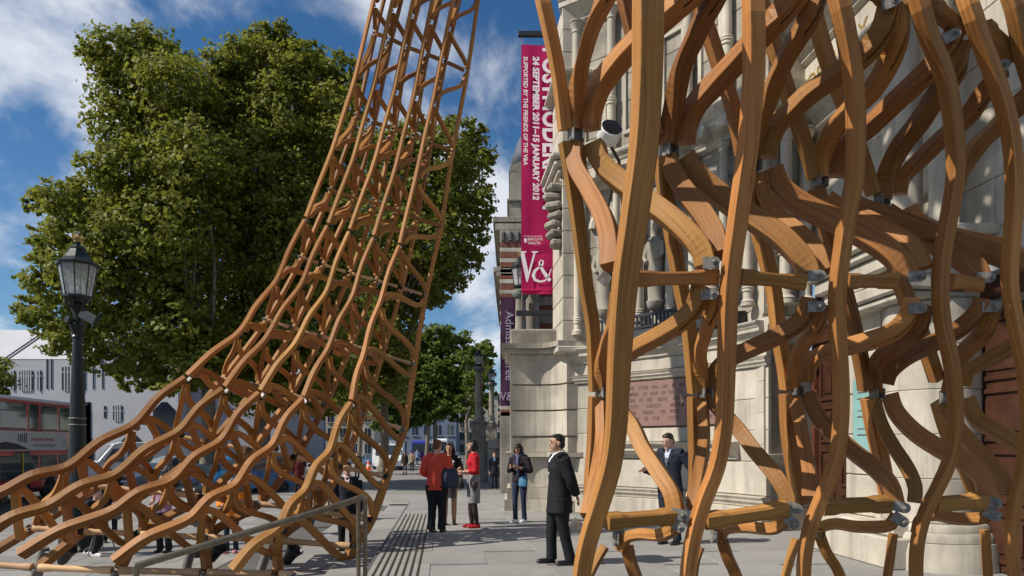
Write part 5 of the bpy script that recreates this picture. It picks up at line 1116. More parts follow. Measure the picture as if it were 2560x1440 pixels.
def vehicle(name, label, cat, pos, rz, prof, width, roof_in, glass, body_m, wheels, wr, group=None, extra=None, lamp_z=.7, nose=True):
    """x forwards, side profile prof [(x, z)...] extruded across; tumblehome: points above belt lean in by roof_in"""
    t = thing(name, label, cat, pos, rz, group); belt = glass['belt']; ztop = max(z for x, z in prof)
    def yy(z): return width/2-(roof_in*max(0, (z-belt))/(ztop-belt) if ztop > belt else 0)
    n = len(prof); rows = [(-1, 1), (-.93, 1.0)]; vs = []; fs = []
    cx_ = sum(x for x, z in prof)/n; cz_ = sum(z for x, z in prof)/n
    lay_ = [(-1, .0), (-.95, .045), (.95, .045), (1, .0)]
    for q, (sy, grow) in enumerate(lay_):
        for x, z in prof:
            k = 1 if q in (1, 2) else .965
            vs.append(Vector((cx_+(x-cx_)*k, sy*yy(z), cz_+(z-cz_)*k)))
    for q in range(3):
        for i in range(n): j = (i+1) % n; fs.append((q*n+i, q*n+j, (q+1)*n+j, (q+1)*n+i))
    fs += [tuple(range(n)), tuple(reversed(range(3*n, 4*n)))]
    mb = MB(); mb.add(vs, fs); mb.build('body', body_m, t)
    for pl in glass['side']:
        for s in (-1, 1):
            mb = MB(); vv = [Vector((x, s*(yy(z)*1.0+.004), z)) for x, z in pl]; v2 = [Vector((x, s*(yy(z)-.03), z)) for x, z in pl]; m_ = len(pl)
            mb.add(vv+v2, [tuple(range(m_))]+[(i, (i+1) % m_, (i+1) % m_+m_, i+m_) for i in range(m_)]); mb.build('side_window', CGL, t)
    for (x0_, z0_, x1_, z1_, f_) in glass['ends']:
        mb = MB(); nx_2 = Vector((z1_-z0_, 0, -(x1_-x0_))).normalized(); sgn = 1 if f_ > 0 else -1
        o_ = nx_2*.012*(1 if nx_2.x*sgn > 0 else -1); vv = [Vector((x0_, -yy(z0_)*.9, z0_))+o_, Vector((x0_, yy(z0_)*.9, z0_))+o_, Vector((x1_, yy(z1_)*.88, z1_))+o_, Vector((x1_, -yy(z1_)*.88, z1_))+o_]
        mb.add(vv+[v-o_*4 for v in vv], [(0, 1, 2, 3), (0, 1, 5, 4), (1, 2, 6, 5), (2, 3, 7, 6), (3, 0, 4, 7)]); mb.build('windscreen' if f_ > 0 else 'rear_window', CGL, t)
    for x in wheels:
        for s in (-1, 1): wheel(t, x, s*(width/2-.1), wr, s)
    xf = max(x for x, z in prof); xr = min(x for x, z in prof)
    for s in (-1, 1):
        mb = MB(); mb.lathe((xf-.05, s*width*.36, lamp_z), [(.13, 0), (.13, .05), (.09, .08), (.001, .085)], 14, axis=Vector((1, 0, 0))); mb.build('headlight', HEADL, t)
        mb = MB(); mb.box((xr+.0, s*width*.40, lamp_z+.1), (.06, .18, .3), bev=.015); mb.build('tail_light', TAILL, t)
        mb = MB(); mb.box((glass.get('mir', xf-1.4), s*(width/2+.1), belt+.1), (.12, .2, .16), bev=.03); mb.build('mirror', BLACKP, t)
    mb = MB(); mb.box((xf+.0, 0, .42), (.10, width*.92, .2), bev=.03); bmp = mb.build('bumper', BLACKP, t)
    mb = MB(); mb.box((xf+.055, 0, .45), (.01, .52, .11)); mb.build('number_plate', PLATE, bmp)
    mb = MB(); mb.box((xf+.01, 0, lamp_z), (.05, width*.42, .16), bev=.02); mb.build('grille', BLACKP, t)
    if extra: extra(t)
    return t
CAR = [(-2.2,.35),(-2.25,.75),(-2.15,.98),(-1.75,1.02),(-1.15,1.42),(-.4,1.48),(.35,1.44),(1.0,1.02),(1.9,.88),(2.2,.72),(2.22,.35)]
CARG = dict(belt=.95, side=[[(-1.6,1.0),(-1.1,1.36),(-.35,1.4),(-.35,1.0)],[(-.28,1.0),(-.28,1.4),(.3,1.37),(.85,1.0)]], ends=[(1.0,1.02,.35,1.44,1),(-1.75,1.02,-1.15,1.42,-1)], mir=.75)
TAXI = [(-2.2,.35),(-2.28,.8),(-2.2,1.08),(-1.9,1.3),(-1.6,1.66),(-1.1,1.78),(.1,1.80),(.55,1.66),(.95,1.12),(1.7,1.02),(2.15,.88),(2.25,.6),(2.22,.35)]
TAXIG = dict(belt=1.05, side=[[(-1.7,1.12),(-1.45,1.6),(-.8,1.68),(-.8,1.1)],[(-.72,1.1),(-.72,1.68),(.1,1.68),(.1,1.1)],[(.18,1.1),(.18,1.66),(.42,1.6),(.78,1.1)]], ends=[(.95,1.14,.55,1.62,1),(-1.9,1.3,-1.6,1.64,-1)], mir=.75)
VAN = [(-2.6,.4),(-2.65,1.2),(-2.6,2.3),(-2.45,2.48),(.9,2.5),(1.25,2.4),(1.95,1.5),(2.45,1.25),(2.65,1.0),(2.68,.4)]
VANG = dict(belt=1.4, side=[[(.75,1.45),(.75,2.15),(1.25,2.15),(1.7,1.45)],[(-.6,1.45),(-.6,2.1),(.6,2.1),(.6,1.45)]], ends=[(1.95,1.5,1.3,2.34,1)], mir=1.6)
MPV = [(-2.2,.35),(-2.3,.9),(-2.2,1.15),(-1.95,1.75),(-1.7,1.86),(.2,1.88),(.6,1.78),(1.25,1.18),(1.95,1.02),(2.25,.8),(2.28,.35)]
MPVG = dict(belt=1.1, side=[[(-2.0,1.16),(-1.8,1.68),(-.9,1.76),(-.9,1.16)],[(-.8,1.16),(-.8,1.76),(.15,1.76),(.15,1.16)],[(.25,1.16),(.25,1.74),(.5,1.68),(1.0,1.16)]], ends=[(1.25,1.2,.62,1.74,1),(-2.2,1.2,-1.95,1.73,-1)], mir=.9)
FACE = -math.pi/2                                  # nose towards the camera
def vpos(px, d, z=ROAD_Z): return Vector(((px-1280)/F*d, d, z))
vehicle('white_van', 'white panel van facing the camera behind the lattice, next to the bus', 'van', vpos(345, 37), FACE-.95, VAN, 2.0, .14, VANG, paint('white_paint', (.72, .73, .75)), (-1.7, 1.75), .36, lamp_z=.95)
vehicle('grey_taxi', 'grey black-cab style taxi with round headlights seen through the lattice', 'taxi', vpos(430, 33.5), FACE-.55, TAXI, 1.78, .22, TAXIG, paint('grey_green_paint', (.14, .15, .15)), (-1.45, 1.5), .33, lamp_z=.8)
vehicle('navy_saloon', 'dark navy saloon car with pale number plate between taxi and blue people carrier', 'car', vpos(515, 31), FACE+.12, CAR, 1.78, .25, CARG, paint('navy_paint', (.012, .018, .06)), (-1.35, 1.4), .33)
vehicle('blue_people_carrier', 'bright blue over navy people carrier parked beside the tree trunk', 'car', vpos(612, 31.5), FACE-.6, MPV, 1.9, .22, MPVG, paint('bright_blue_paint', (.01, .12, .30), .3), (-1.4, 1.45), .34)
vehicle('dark_red_car', 'dark red car half hidden by lattice and passers-by', 'car', vpos(735, 39), FACE+.15, MPV, 1.8, .22, MPVG, paint('dark_red_paint', (.16, .012, .014)), (-1.4, 1.45), .33)
vehicle('white_delivery_van', 'white delivery van parked beyond the mottled tree trunk', 'van', vpos(968, 62), FACE+.35, VAN, 2.0, .14, VANG, MATS['white_paint'], (-1.7, 1.75), .36, lamp_z=.95)
vehicle('silver_blue_car', 'small blue car beside the orange traffic cone', 'car', vpos(930, 72), FACE+.3, CAR, 1.75, .25, CARG, paint('silver_blue_paint', (.10, .17, .32), .4), (-1.35, 1.4), .33)
def box_body(t):
    mb = MB(); mb.box((-1.6, 0, 2.25), (4.6, 2.3, 2.5), bev=.05); mb.build('cargo_box', MATS['white_paint'], t)
    mb = MB(); mb.box((.71, 0, 3.15), (.02, 1.4, .3)); mb.build('blue_sign', paint('sign_blue', (.02, .25, .6)), t)
LORRY = [(.7,.5),(.7,2.1),(1.1,2.2),(1.9,1.4),(2.2,1.2),(2.3,.5),(-3.8,.5),(-3.8,.9),(.6,.95)]
LORRY = [(-3.8,.5),(-3.8,.95),(.72,.98),(.75,2.05),(1.1,2.15),(1.75,1.45),(2.2,1.25),(2.35,.5)]
vehicle('box_lorry', 'white box lorry with blue panel behind the delivery van', 'lorry', vpos(985, 76), FACE+.2, LORRY, 2.1, .12, dict(belt=1.4, side=[[(.85,1.45),(.85,1.95),(1.1,1.95),(1.5,1.45)]], ends=[(1.75,1.45,1.12,2.1,1)], mir=1.6), MATS['white_paint'], (-2.6, 1.5), .4, extra=box_body, lamp_z=.9)
COACH = [(-5.8,.4),(-5.9,3.2),(-5.6,3.4),(5.2,3.45),(5.6,3.2),(5.85,1.6),(5.85,.4)]
COACHG = dict(belt=1.6, side=[[(x, 1.7), (x, 2.8), (x+1.55, 2.8), (x+1.55, 1.7)] for x in (-5.2, -3.5, -1.8, -.1, 1.6, 3.3)], ends=[(5.86,1.55,5.66,2.95,1)], mir=5.7)
vehicle('white_coach', 'white touring coach beyond the group of talking women', 'coach', vpos(1100, 112), FACE+.1, COACH, 2.5, .12, COACHG, MATS['white_paint'], (-3.6, 3.6), .48, lamp_z=.8)
vehicle('blue_roofed_bus', 'small bus with blue roof in the far traffic', 'bus', vpos(1055, 104), FACE+.05, [(x*.8, z*.9) for x, z in COACH], 2.4, .1, dict(belt=1.5, side=[[(x, 1.5), (x, 2.5), (x+1.3, 2.5), (x+1.3, 1.5)] for x in (-4, -2.5, -1, .5, 2)], ends=[(4.7,1.4,4.55,2.6,1)], mir=4.5), paint('royal_blue_paint', (.04, .05, .35)), (-2.8, 2.8), .45, lamp_z=.8)
vehicle('distant_dark_car', 'dark car far down the road near the furthest tree', 'car', vpos(1135, 95), FACE+.1, CAR, 1.78, .25, CARG, MATS['navy_paint'], (-1.35, 1.4), .33)
# ---- double-decker bus
BUSR = paint('bus_red', (.48, .014, .014)); BW = 2.5; BL = 10.4; BH = 4.35
bus = thing('double_decker_bus', 'red double-decker bus with a white advert panel at the left edge', 'bus', (0, 0, 0)); 
bus.rotation_euler = (0, 0, R(-84.3)); bus.location = Vector((-20.25, 31.4, ROAD_Z))+Vector((math.sin(R(5.7)), -math.cos(R(5.7)), 0))*(BL/2)+Vector((-BW/2, 0, 0))
# local frame: x runs along the bus (its rear towards -x after the turn), y side; the side at +y faces the camera
def bb(mb, name, m_, **k): return mb.build(name, m_, bus, **k)
mb = MB(); mb.box((0, 0, .35+(BH-.5)/2), (BL, BW, BH-.5), bev=.16); bb(mb, 'body', BUSR)
mb = MB(); mb.box((0, 0, BH-.13), (BL-.12, BW-.1, .14), bev=.06); bb(mb, 'roof', mat('white_roof', (.72, .74, .77), .5))
ys = BW/2
wins = [(-BL/2+a_, -BL/2+b_) for a_, b_ in ((.12, 1.3), (1.5, 2.7), (2.86, 3.55), (3.72, 5.4), (5.58, 7.3), (7.48, 9.2), (9.35, 10.2))]
for s in (1, -1):
    for (a, b) in wins:
        for z0_, z1_, nm in ((3.0, 4.02, 'upper_window'), (.95, 1.9, 'lower_window')):
            mb = MB(); mb.box(((a+b)/2, s*(ys+.0), (z0_+z1_)/2), (b-a, .05, z1_-z0_), bev=.02); bw_ = bb(mb, nm, glassy('bus_glass', (.025, .04, .045)))
            mb = MB(); mb.box(((a+b)/2, s*(ys+.028), z1_-.32), (b-a, .012, .03)); mb.build('vent_bar', BLACKP, bw_)
            mb = MB(); mb.box(((a+b)/2, s*(ys+.01), z0_-.05), (b-a+.1, .03, .05)); mb.build('window_seal', BLACKP, bw_)
    mb = MB(); mb.box((0, s*(ys+.012), 2.03), (BL-.3, .03, .06)); bb(mb, 'trim_strip', mat('bright_red_trim', (.5, .02, .02), .4))
    mb = MB(); mb.box((0, s*(ys+.01), .52), (BL-.3, .03, .10)); bb(mb, 'skirt_trim', BLACKP)
    for xx_ in (-3.2, 3.0): wheel(bus, xx_, s*(ys-.1), .5, s)
ADW = mat('advert_print', (.52, .50, .47), .6, 0, .05); ax0, ax1 = -BL/2+.75, -BL/2+.75+6.4
mb = MB(); mb.box(((ax0+ax1)/2, ys+.018, 2.50), (ax1-ax0, .02, .76)); adv = bb(mb, 'advert_panel', ADW)
def bus_text(txt, x, z, size, m_, **k):
    r = lettering('advert_lettering', txt, size, face(Vector((x, ys+.032, z)), (-1, 0, 0), (0, 0, 1)), m_, None, .001, **k); r.parent = adv; return r
INKR = mat('advert_red_ink', (.40, .02, .03), .6); INKB = mat('advert_dark_ink', (.05, .045, .05), .6)
tx = ax0+2.69
bus_text('EXTENDED OPENING', tx, 2.50, .175, INKR, squeeze=1.0, bold=.003); bus_text('Due to Popular Demand!', tx-.16, 2.27, .16, INKB, shear=.2, squeeze=.98)
for k in range(5):
    mb = MB(); mb.box((tx+.30+k*.13, ys+.03, 2.62), (.07, .004, .42-.04*k)); o = mb.build('advert_column_print', INKB, adv)
mb = MB(); mb.poly_prism([(tx+.1, 2.15), (tx+2.4, 2.15), (tx+2.4, 2.36), (tx+1.6, 2.46), (tx+.9, 2.38)], lambda a, b, c: Vector((a, ys+.03+c, b)), 0, .003); mb.build('advert_picture', INKB, adv)
for (dx, dz) in ((.0, .0), (.0, .16)):
    mb = MB(); mb.box((ax0+.22, ys+.03, 2.34+dz), (.10, .004, .07)); mb.build('advert_emblem', INKB, adv)
for s in (-1, 1):
    mb = MB(); mb.box((s*(BL/2+.0), 0, 3.25), (.05, BW*.8, 1.1), bev=.02); bb(mb, 'end_window', MATS['bus_glass'])
    mb = MB(); mb.box((s*(BL/2), 0, 1.6), (.05, BW*.75, 1.1), bev=.02); bb(mb, 'end_window', MATS['bus_glass'])
    for q in (-1, 1): mb = MB(); mb.box((s*(BL/2+.01), q*1.0, .85), (.05, .2, .35), bev=.02); bb(mb, 'lamp', TAILL if s < 0 else HEADL)
mb = MB(); mb.box((-1.2, ys+.012, 1.2), (1.1, .03, 1.75), bev=.01); bb(mb, 'door', MATS['bus_glass'])
mb = MB(); mb.tube([(-1.2, ys+.05, .5), (-1.2, ys+.05, 2.0)], .025, 8); bb(mb, 'yellow_pole', mat('grab_pole_yellow', (.6, .42, .03), .5))
# ================================================================== PEOPLE
def cloth(name, rgb, rough=.8, var=.12, bump=.35, scale=9): return mat(name, rgb, rough, 0, var, scale, bump, spec=.25)
SKIN1 = mat('skin_light', (.55, .33, .24), .55, 0, .05, 12); SKIN2 = mat('skin_tan', (.45, .26, .165), .55, 0, .05, 12)
HAIRB = mat('black_hair', (.012, .010, .010), .45, 0, .3, 30); HAIRBR = mat('auburn_hair', (.13, .045, .02), .5, 0, .3, 30); HAIRD = mat('dark_brown_hair', (.03, .018, .012), .5, 0, .3, 30); HAIRG = mat('white_hair', (.55, .54, .52), .6, 0, .15, 30)
EYE = mat('dark_eye', (.02, .015, .012), .3); LIP = mat('lip', (.32, .12, .10), .5); SHOEB = mat('black_leather', (.012, .012, .014), .25); WHITES = cloth('white_shirt', (.72, .73, .76), .7, .04, .1)
def fuse(mb, name, material, parent, voxel, smooth_it=3):
    me = bpy.data.meshes.new('tmp'); me.from_pydata(mb.v, [], mb.f)
    bm = bmesh.new(); bm.from_mesh(me); bmesh.ops.recalc_face_normals(bm, faces=bm.faces[:]); bm.to_mesh(me); bm.free()
    o = bpy.data.objects.new('tmp', me)
    r = o.modifiers.new('r', 'REMESH'); r.mode = 'VOXEL'; r.voxel_size = voxel
    s = o.modifiers.new('s', 'SMOOTH'); s.factor = .5; s.iterations = smooth_it
    m2 = evaluated_mesh(o)
    m2.materials.clear(); m2.materials.append(material); m2.polygons.foreach_set('use_smooth', [True]*len(m2.polygons)); m2.name = name
    q = bpy.data.objects.new(name, m2); col.objects.link(q); q.parent = parent; return q
def ell(mb, c, r, M=None, seg=14, rings=9):
    prof = [(math.sin(math.pi*k/rings), -math.cos(math.pi*k/rings)) for k in range(rings+1)]
    vs = []; fs = []; c = Vector(c)
    for a, z in prof:
        for k in range(seg):
            v = Vector((a*math.cos(2*math.pi*k/seg)*r[0], a*math.sin(2*math.pi*k/seg)*r[1], z*r[2])); vs.append(c+(M@v if M else v))
    for i in range(rings):
        for k in range(seg): fs.append((i*seg+k, i*seg+(k+1) % seg, (i+1)*seg+(k+1) % seg, (i+1)*seg+k))
    mb.add(vs, fs)
def limb(mb, pts, rad, n=10, seg=12):
    sp = spline(pts, n); k = len(rad); rr = []
    for i in range(n):
        t = i/(n-1)*(k-1); a = min(int(t), k-2); f_ = t-a; rr.append(rad[a]*(1-f_)+rad[a+1]*f_)
    mb.tube(sp, rr, seg)
def person(label, loc, h, face_deg, wear, arms, feet=((-.055, 0), (.055, .02)), head=(0, 0), lean=0.0, hair='short', hairm=None, skin=None, voxel=.014, hip=None, knees=None, detail=True, build=1.0, group=None, fem=False):
    """faces -Y locally; lengths are fractions of the height h; arms = {side: (elbow, wrist)} offsets from the shoulder"""
    t = thing('person', label, 'person', loc, R(face_deg), group); skin = skin or SKIN1; hairm = hairm or HAIRB
    H = h; V = lambda x, y, z: Vector((x*H, y*H, z*H)); b = build
    hz = hip[2] if hip else .525; hy = hip[1] if hip else 0.0
    sw = (.108 if not fem else .094)*b; tz = .82-.525+hz
    def tors(f): return V(0, hy+lean*f, hz+(tz-hz)*f)       # 0 hips, 1 shoulders
    pel, wai, che, sho, nek = tors(0), tors(.38), tors(.72), tors(.97), tors(1.13)
    sL = {s: tors(.93)+V(s*sw, 0, 0) for s in (-1, 1)}
    hipj = {s: pel+V(s*.052, 0, -.01) for s in (-1, 1)}
    ank = {}; kn = {}
    for s, f_ in zip((-1, 1), feet):
        ank[s] = V(f_[0], f_[1], .042 if len(f_) < 3 else f_[2])
        kn[s] = (hipj[s]+ank[s])/2+V(0, -.018, .012) if not knees else V(*knees[0 if s < 0 else 1])
    arm = {}
    for s in (-1, 1):
        e, w_ = arms['L' if s > 0 else 'R']; arm[s] = (sL[s], sL[s]+V(*e), sL[s]+V(*w_))
    hc = nek+V(0, -.012, .062); yaw, pit = head; MH = Matrix.Rotation(R(yaw), 3, 'Z')@Matrix.Rotation(R(pit), 3, 'X')
    hp = lambda x, y, z: nek+MH@V(x, y-.012, z+.062)
    # ---- one continuous body
    mb = MB(); fr_ = .92
    limb(mb, [pel-V(0, 0, .02), wai, che, sho], [(.082*H*fr_*b, .060*H*fr_*b), (.066*H*fr_*b, .050*H*b*fr_), (.082*H*fr_*b, .060*H*fr_*b), (.060*H*fr_, .042*H*fr_)], 8) if False else mb.tube([pel-V(0, 0, .03), pel, wai, che, sho], [(.06*H, .045*H), (.080*H*b, .056*H*b), (.066*H*b, .048*H*b), (.080*H*b, .056*H*b), (.046*H, .034*H)], 14)
    limb(mb, [sho-V(0, 0, .02), nek, hc-V(0, 0, .01)], [.036*H, .031*H, .032*H], 6)
    for s in (-1, 1):
        limb(mb, [hipj[s], kn[s], ank[s]], [.048*H*b, .040*H*b, .030*H, .029*H, .019*H], 12)
        limb(mb, [ank[s]+V(0, .012, -.008), ank[s]+V(0, -.04, -.024), ank[s]+V(0, -.085, -.030)], [.020*H, .019*H, .012*H], 6)
        a0, a1, a2 = arm[s]
        limb(mb, [sho+V(s*sw*.5, 0, -.012), a0+V(0, 0, -.006)], [.024*H, .027*H], 4); limb(mb, [a0, a0.lerp(a1, .5), a1, a1.lerp(a2, .5), a2], [.031*H, .027*H, .023*H, .021*H, .0145*H], 12)
        # hand: palm, four fingers and a thumb, slightly curled
        d = (a2-a1).normalized(); side = d.cross(Vector((0, -1, 0))); side = side.normalized() if side.length > .1 else Vector((s, 0, 0)); pn_ = d.cross(side)
        curl = -1 if pn_.y > 0 else 1
        pm = a2+d*.03*H; ell(mb, pm, (.020*H, .012*H, .030*H), Matrix((side, pn_, d)).transposed(), 10, 7)
        for q, (o_, ln) in enumerate(((-.016, .040), (-.0055, .046), (.0055, .043), (.016, .034))):
            r0_ = pm+side*o_*H+d*.022*H; limb(mb, [r0_, r0_+d*ln*.5*H+pn_*curl*.004*H, r0_+d*ln*.85*H+pn_*curl*.018*H], [.0062*H, .0058*H, .005*H], 5, 8)
        tb = pm-side*.014*H-d*.012*H; limb(mb, [tb, tb-side*.016*H+d*.018*H, tb-side*.016*H+d*.036*H+pn_*curl*.010*H], [.0075*H, .007*H, .0055*H], 5, 8)
    ell(mb, hp(0, 0, .010), (.043*H, .053*H, .052*H), MH); ell(mb, hp(0, -.014, -.018), (.034*H, .040*H, .044*H), MH)
    ell(mb, hp(0, -.047, -.052), (.016*H, .014*H, .012*H), MH)                      # chin
    limb(mb, [hp(0, -.048, .012), hp(0, -.0585, -.010), hp(0, -.050, -.018)], [.005*H, .0085*H, .005*H], 6, 8)     # nose
    for s in (-1, 1): ell(mb, hp(s*.044, .004, -.006), (.006*H, .011*H, .018*H), MH, 8, 6)
    bd_ = fuse(mb, 'body', skin, t, voxel*.62 if detail else voxel, 2)
    for s in (-1, 1):
        mb = MB(); ell(mb, hp(s*.0175, -.0500, .006), (.0072*H, .005*H, .0042*H), MH, 8, 6); mb.build('eye', EYE, bd_, smooth=True)
        mb = MB(); limb(mb, [hp(s*.008, -.0535, .019), hp(s*.020, -.0525, .0225), hp(s*.029, -.046, .018)], [.0018*H, .0026*H, .0014*H], 5, 6); mb.build('eyebrow', hairm, bd_)
    mb = MB(); ell(mb, hp(0, -.0535, -.034), (.0125*H, .005*H, .0042*H), MH, 10, 6); mb.build('mouth', LIP, bd_, smooth=True)
    # ---- hair
    mb = MB()
    ell(mb, hp(0, .012, .023), (.0465*H, .0535*H, .0475*H), MH)
    if hair == 'short': ell(mb, hp(0, .026, -.012), (.0445*H, .036*H, .042*H), MH); ell(mb, hp(0, -.012, .052), (.037*H, .034*H, .016*H), MH)
    if hair == 'bob':
        ell(mb, hp(0, .028, -.012), (.056*H, .046*H, .066*H), MH)
        for s in (-1, 1): ell(mb, hp(s*.046, .0, -.025), (.016*H, .034*H, .052*H), MH)
        ell(mb, hp(0, -.034, .040), (.038*H, .020*H, .018*H), MH)
    if hair == 'long':
        for s in (-1, 1): limb(mb, [hp(s*.034, 0, .04), hp(s*.052, .004, -.03), hp(s*.056, .004, -.12)], [.020*H, .024*H, .012*H], 8, 10)
        limb(mb, [hp(0, .034, .03), hp(0, .050, -.05), hp(0, .05, -.13)], [(.045*H), (.05*H), (.03*H)], 8, 12); ell(mb, hp(0, -.030, .046), (.034*H, .020*H, .016*H), MH)
    if hair == 'bun': ell(mb, hp(0, .034, .0), (.045*H, .030*H, .045*H), MH); ell(mb, hp(0, .05, .03), (.03*H, .02*H, .03*H), MH); ell(mb, hp(0, -.026, .05), (.034*H, .026*H, .014*H), MH)
    fuse(mb, 'hair', hairm, t, voxel*.8, 2)
    # ---- clothes
    for g in wear:
        k = g[0]; m_ = g[1]; op = g[2] if len(g) > 2 else {}
        if k == 'trousers':
            mb = MB(); mb.tube([pel+V(0, 0, .055), pel, pel-V(0, 0, .05)], [(.082*H*b, .062*H*b), (.095*H*b, .068*H*b), (.075*H*b, .055*H)], 14)
            wdt = op.get('w', 1.0)
            for s in (-1, 1): limb(mb, [hipj[s]+V(0, 0, -.01), kn[s], ank[s]+V(0, .005, -.010)], [.058*H*b*wdt, .050*H*b*wdt, .040*H*wdt, .036*H*wdt, .034*H*wdt, .036*H*wdt], 14)
            fuse(mb, 'trousers', m_, t, voxel, 3)
        if k in ('jacket', 'top'):
            hem = op.get('hem', -.06); fl = op.get('flare', 1.0); bk = op.get('bulk', 1.0)*b; mb = MB()
            pts = [pel+V(0, 0, hem), pel+V(0, 0, max(hem, 0)+.01), wai, che, tors(.92), tors(1.0), tors(1.05)]
            rr = [(.100*H*bk*fl, .074*H*bk*fl), (.096*H*bk, .070*H*bk), (.084*H*bk, .064*H*bk), (.098*H*bk, .070*H*bk), (.090*H*bk, .058*H*bk), (.060*H, .046*H), (.042*H, .040*H)]
            if hem > 0: pts = pts[1:]; rr = rr[1:]; pts[0] = pel+V(0, 0, hem)
            mb.tube(pts, rr, 18)
            if fem: 
                for s in (-1, 1): ell(mb, che+V(s*.038, -.045, -.01), (.036*H, .030*H, .036*H))
            slv = op.get('sleeve', 1.0)
            for s in (-1, 1):
                a0, a1, a2 = arm[s]; limb(mb, [sho+V(s*sw*.45, 0, -.012), a0+V(0, 0, -.004)], [.046*H*bk, .044*H*bk], 4)
                if slv > .5: limb(mb, [a0, a0.lerp(a1, .5), a1, a1.lerp(a2, .5), a1.lerp(a2, min(1, slv*.96))], [.044*H*bk, .039*H*bk, .035*H*bk, .031*H*bk, .026*H*bk], 12)
                else: limb(mb, [a0, a0.lerp(a1, .45)], [.044*H, .036*H], 6)
            fuse(mb, op.get('name', 'jacket'), m_, t, voxel, 2)
        if k == 'skirt':
            l = op.get('len', .24); mb = MB(); mb.tube([pel+V(0, 0, .06), pel+V(0, 0, .0), pel+V(0, 0, -l*.5), pel+V(0, 0, -l)], [(.078*H, .058*H), (.098*H, .072*H), (.094*H, .072*H), (.086*H, .074*H)], 24); o = mb.build('skirt', m_, t, smooth=True, angle=60)
        if k == 'dress':
            l = op.get('len', .27); mb = MB(); mb.tube([sho-V(0, .006, .02), che, wai, pel+V(0, 0, .02), pel+V(0, 0, -l*.5), pel+V(0, 0, -l)], [(.062*H, .045*H), (.086*H, .066*H), (.074*H, .058*H), (.098*H, .074*H), (.094*H, .074*H), (.084*H, .072*H)], 24)
            for s in (-1, 1): ell(mb, che+V(s*.034, -.044, -.01), (.034*H, .028*H, .034*H))
            fuse(mb, 'dress', m_, t, voxel, 3)
        if k == 'tights':
            mb = MB()
            for s in (-1, 1): limb(mb, [hipj[s], kn[s], ank[s]], [.051*H*b, .043*H*b, .033*H, .032*H, .022*H], 12)
            mb.build('tights', m_, t, smooth=True)
        if k == 'shoes':
            for s in (-1, 1):
                a = ank[s]; mb = MB(); hl = op.get('heel', 0); base = a.z-.042*H
                ell(mb, Vector((a.x, a.y-.048*H, base+.020*H)), (.027*H, .070*H, .022*H)); ell(mb, Vector((a.x, a.y+.006*H, base+.030*H)), (.024*H, .032*H, .032*H))
                if hl: mb.tube([(a.x, a.y+.028*H, base+.03*H), (a.x, a.y+.030*H, base+.001)], [.012*H, .006*H], 8)
                else: mb.box((a.x, a.y-.035*H, base+.006*H), (.046*H, .145*H, .012*H), bev=.004)
                fuse(mb, 'shoe', m_, t, voxel*.7, 2)
        if k == 'shirtfront':
            mb = MB(); f_ = -1; y1 = -.064*b
            mb.add([tors(1.05)+V(-.024, -.040, 0), tors(1.05)+V(.024, -.040, 0), tors(.9)+V(.022, y1-.004, 0), tors(.55)+V(0, -.0755*b, 0), tors(.9)+V(-.022, y1-.004, 0)], [(0, 1, 2, 3, 4)]); sf_ = mb.build('shirt_front', m_, t)
            mb = MB(); limb(mb, [tors(1.075)+V(-.036, 0, .004), tors(1.06)+V(0, -.044, -.004), tors(1.075)+V(.036, 0, .004), tors(1.09)+V(0, .038, .01), tors(1.075)+V(-.036, 0, .004)], [.010*H, .010*H], 18, 8); mb.build('collar', m_, sf_, smooth=True)
            if 'tie' in op:
                mb = MB(); mb.add([tors(1.04)+V(-.010, -.050, 0), tors(1.04)+V(.010, -.050, 0), tors(.7)+V(.014, -.080*b, 0), tors(.58)+V(0, -.081*b, 0), tors(.7)+V(-.014, -.080*b, 0)], [(0, 1, 2, 3, 4)]); mb.build('tie', op['tie'], sf_)
        if k == 'lapels':
            for s in (-1, 1):
                mb = MB(); mb.add([tors(1.03)+V(s*.034, -.040, 0), tors(.86)+V(s*.052, -.064*b, 0), tors(.5)+V(s*.006, -.078*b, 0), tors(.9)+V(s*.016, -.062*b, 0)], [(0, 1, 2, 3)]); mb.build('lapel', m_, t)
        if k == 'badge':
            p = tors(.60)+V(.0, -.082, 0); mb = MB(); mb.box(p, (.05, .006, .085), bev=.002); mb.build('badge', m_, t)
        if k == 'scarf':
            mb = MB(); limb(mb, [tors(1.07)+V(-.045, 0, .005), tors(1.03)+V(0, -.055, -.01), tors(1.07)+V(.045, 0, .005), tors(1.10)+V(0, .042, .01), tors(1.07)+V(-.045, 0, .005)], [.020*H, .022*H, .020*H], 18, 8); limb(mb, [tors(1.0)+V(.01, -.058, 0), tors(.7)+V(.012, -.084, 0), tors(.2)+V(.02, -.086, 0)], [.018*H, .024*H, .018*H], 8, 8); fuse(mb, 'scarf', m_, t, voxel*.8, 2)
    t['_j'] = 0; del t['_j']
    return t, dict(tors=tors, V=V, arm=arm, sL=sL)
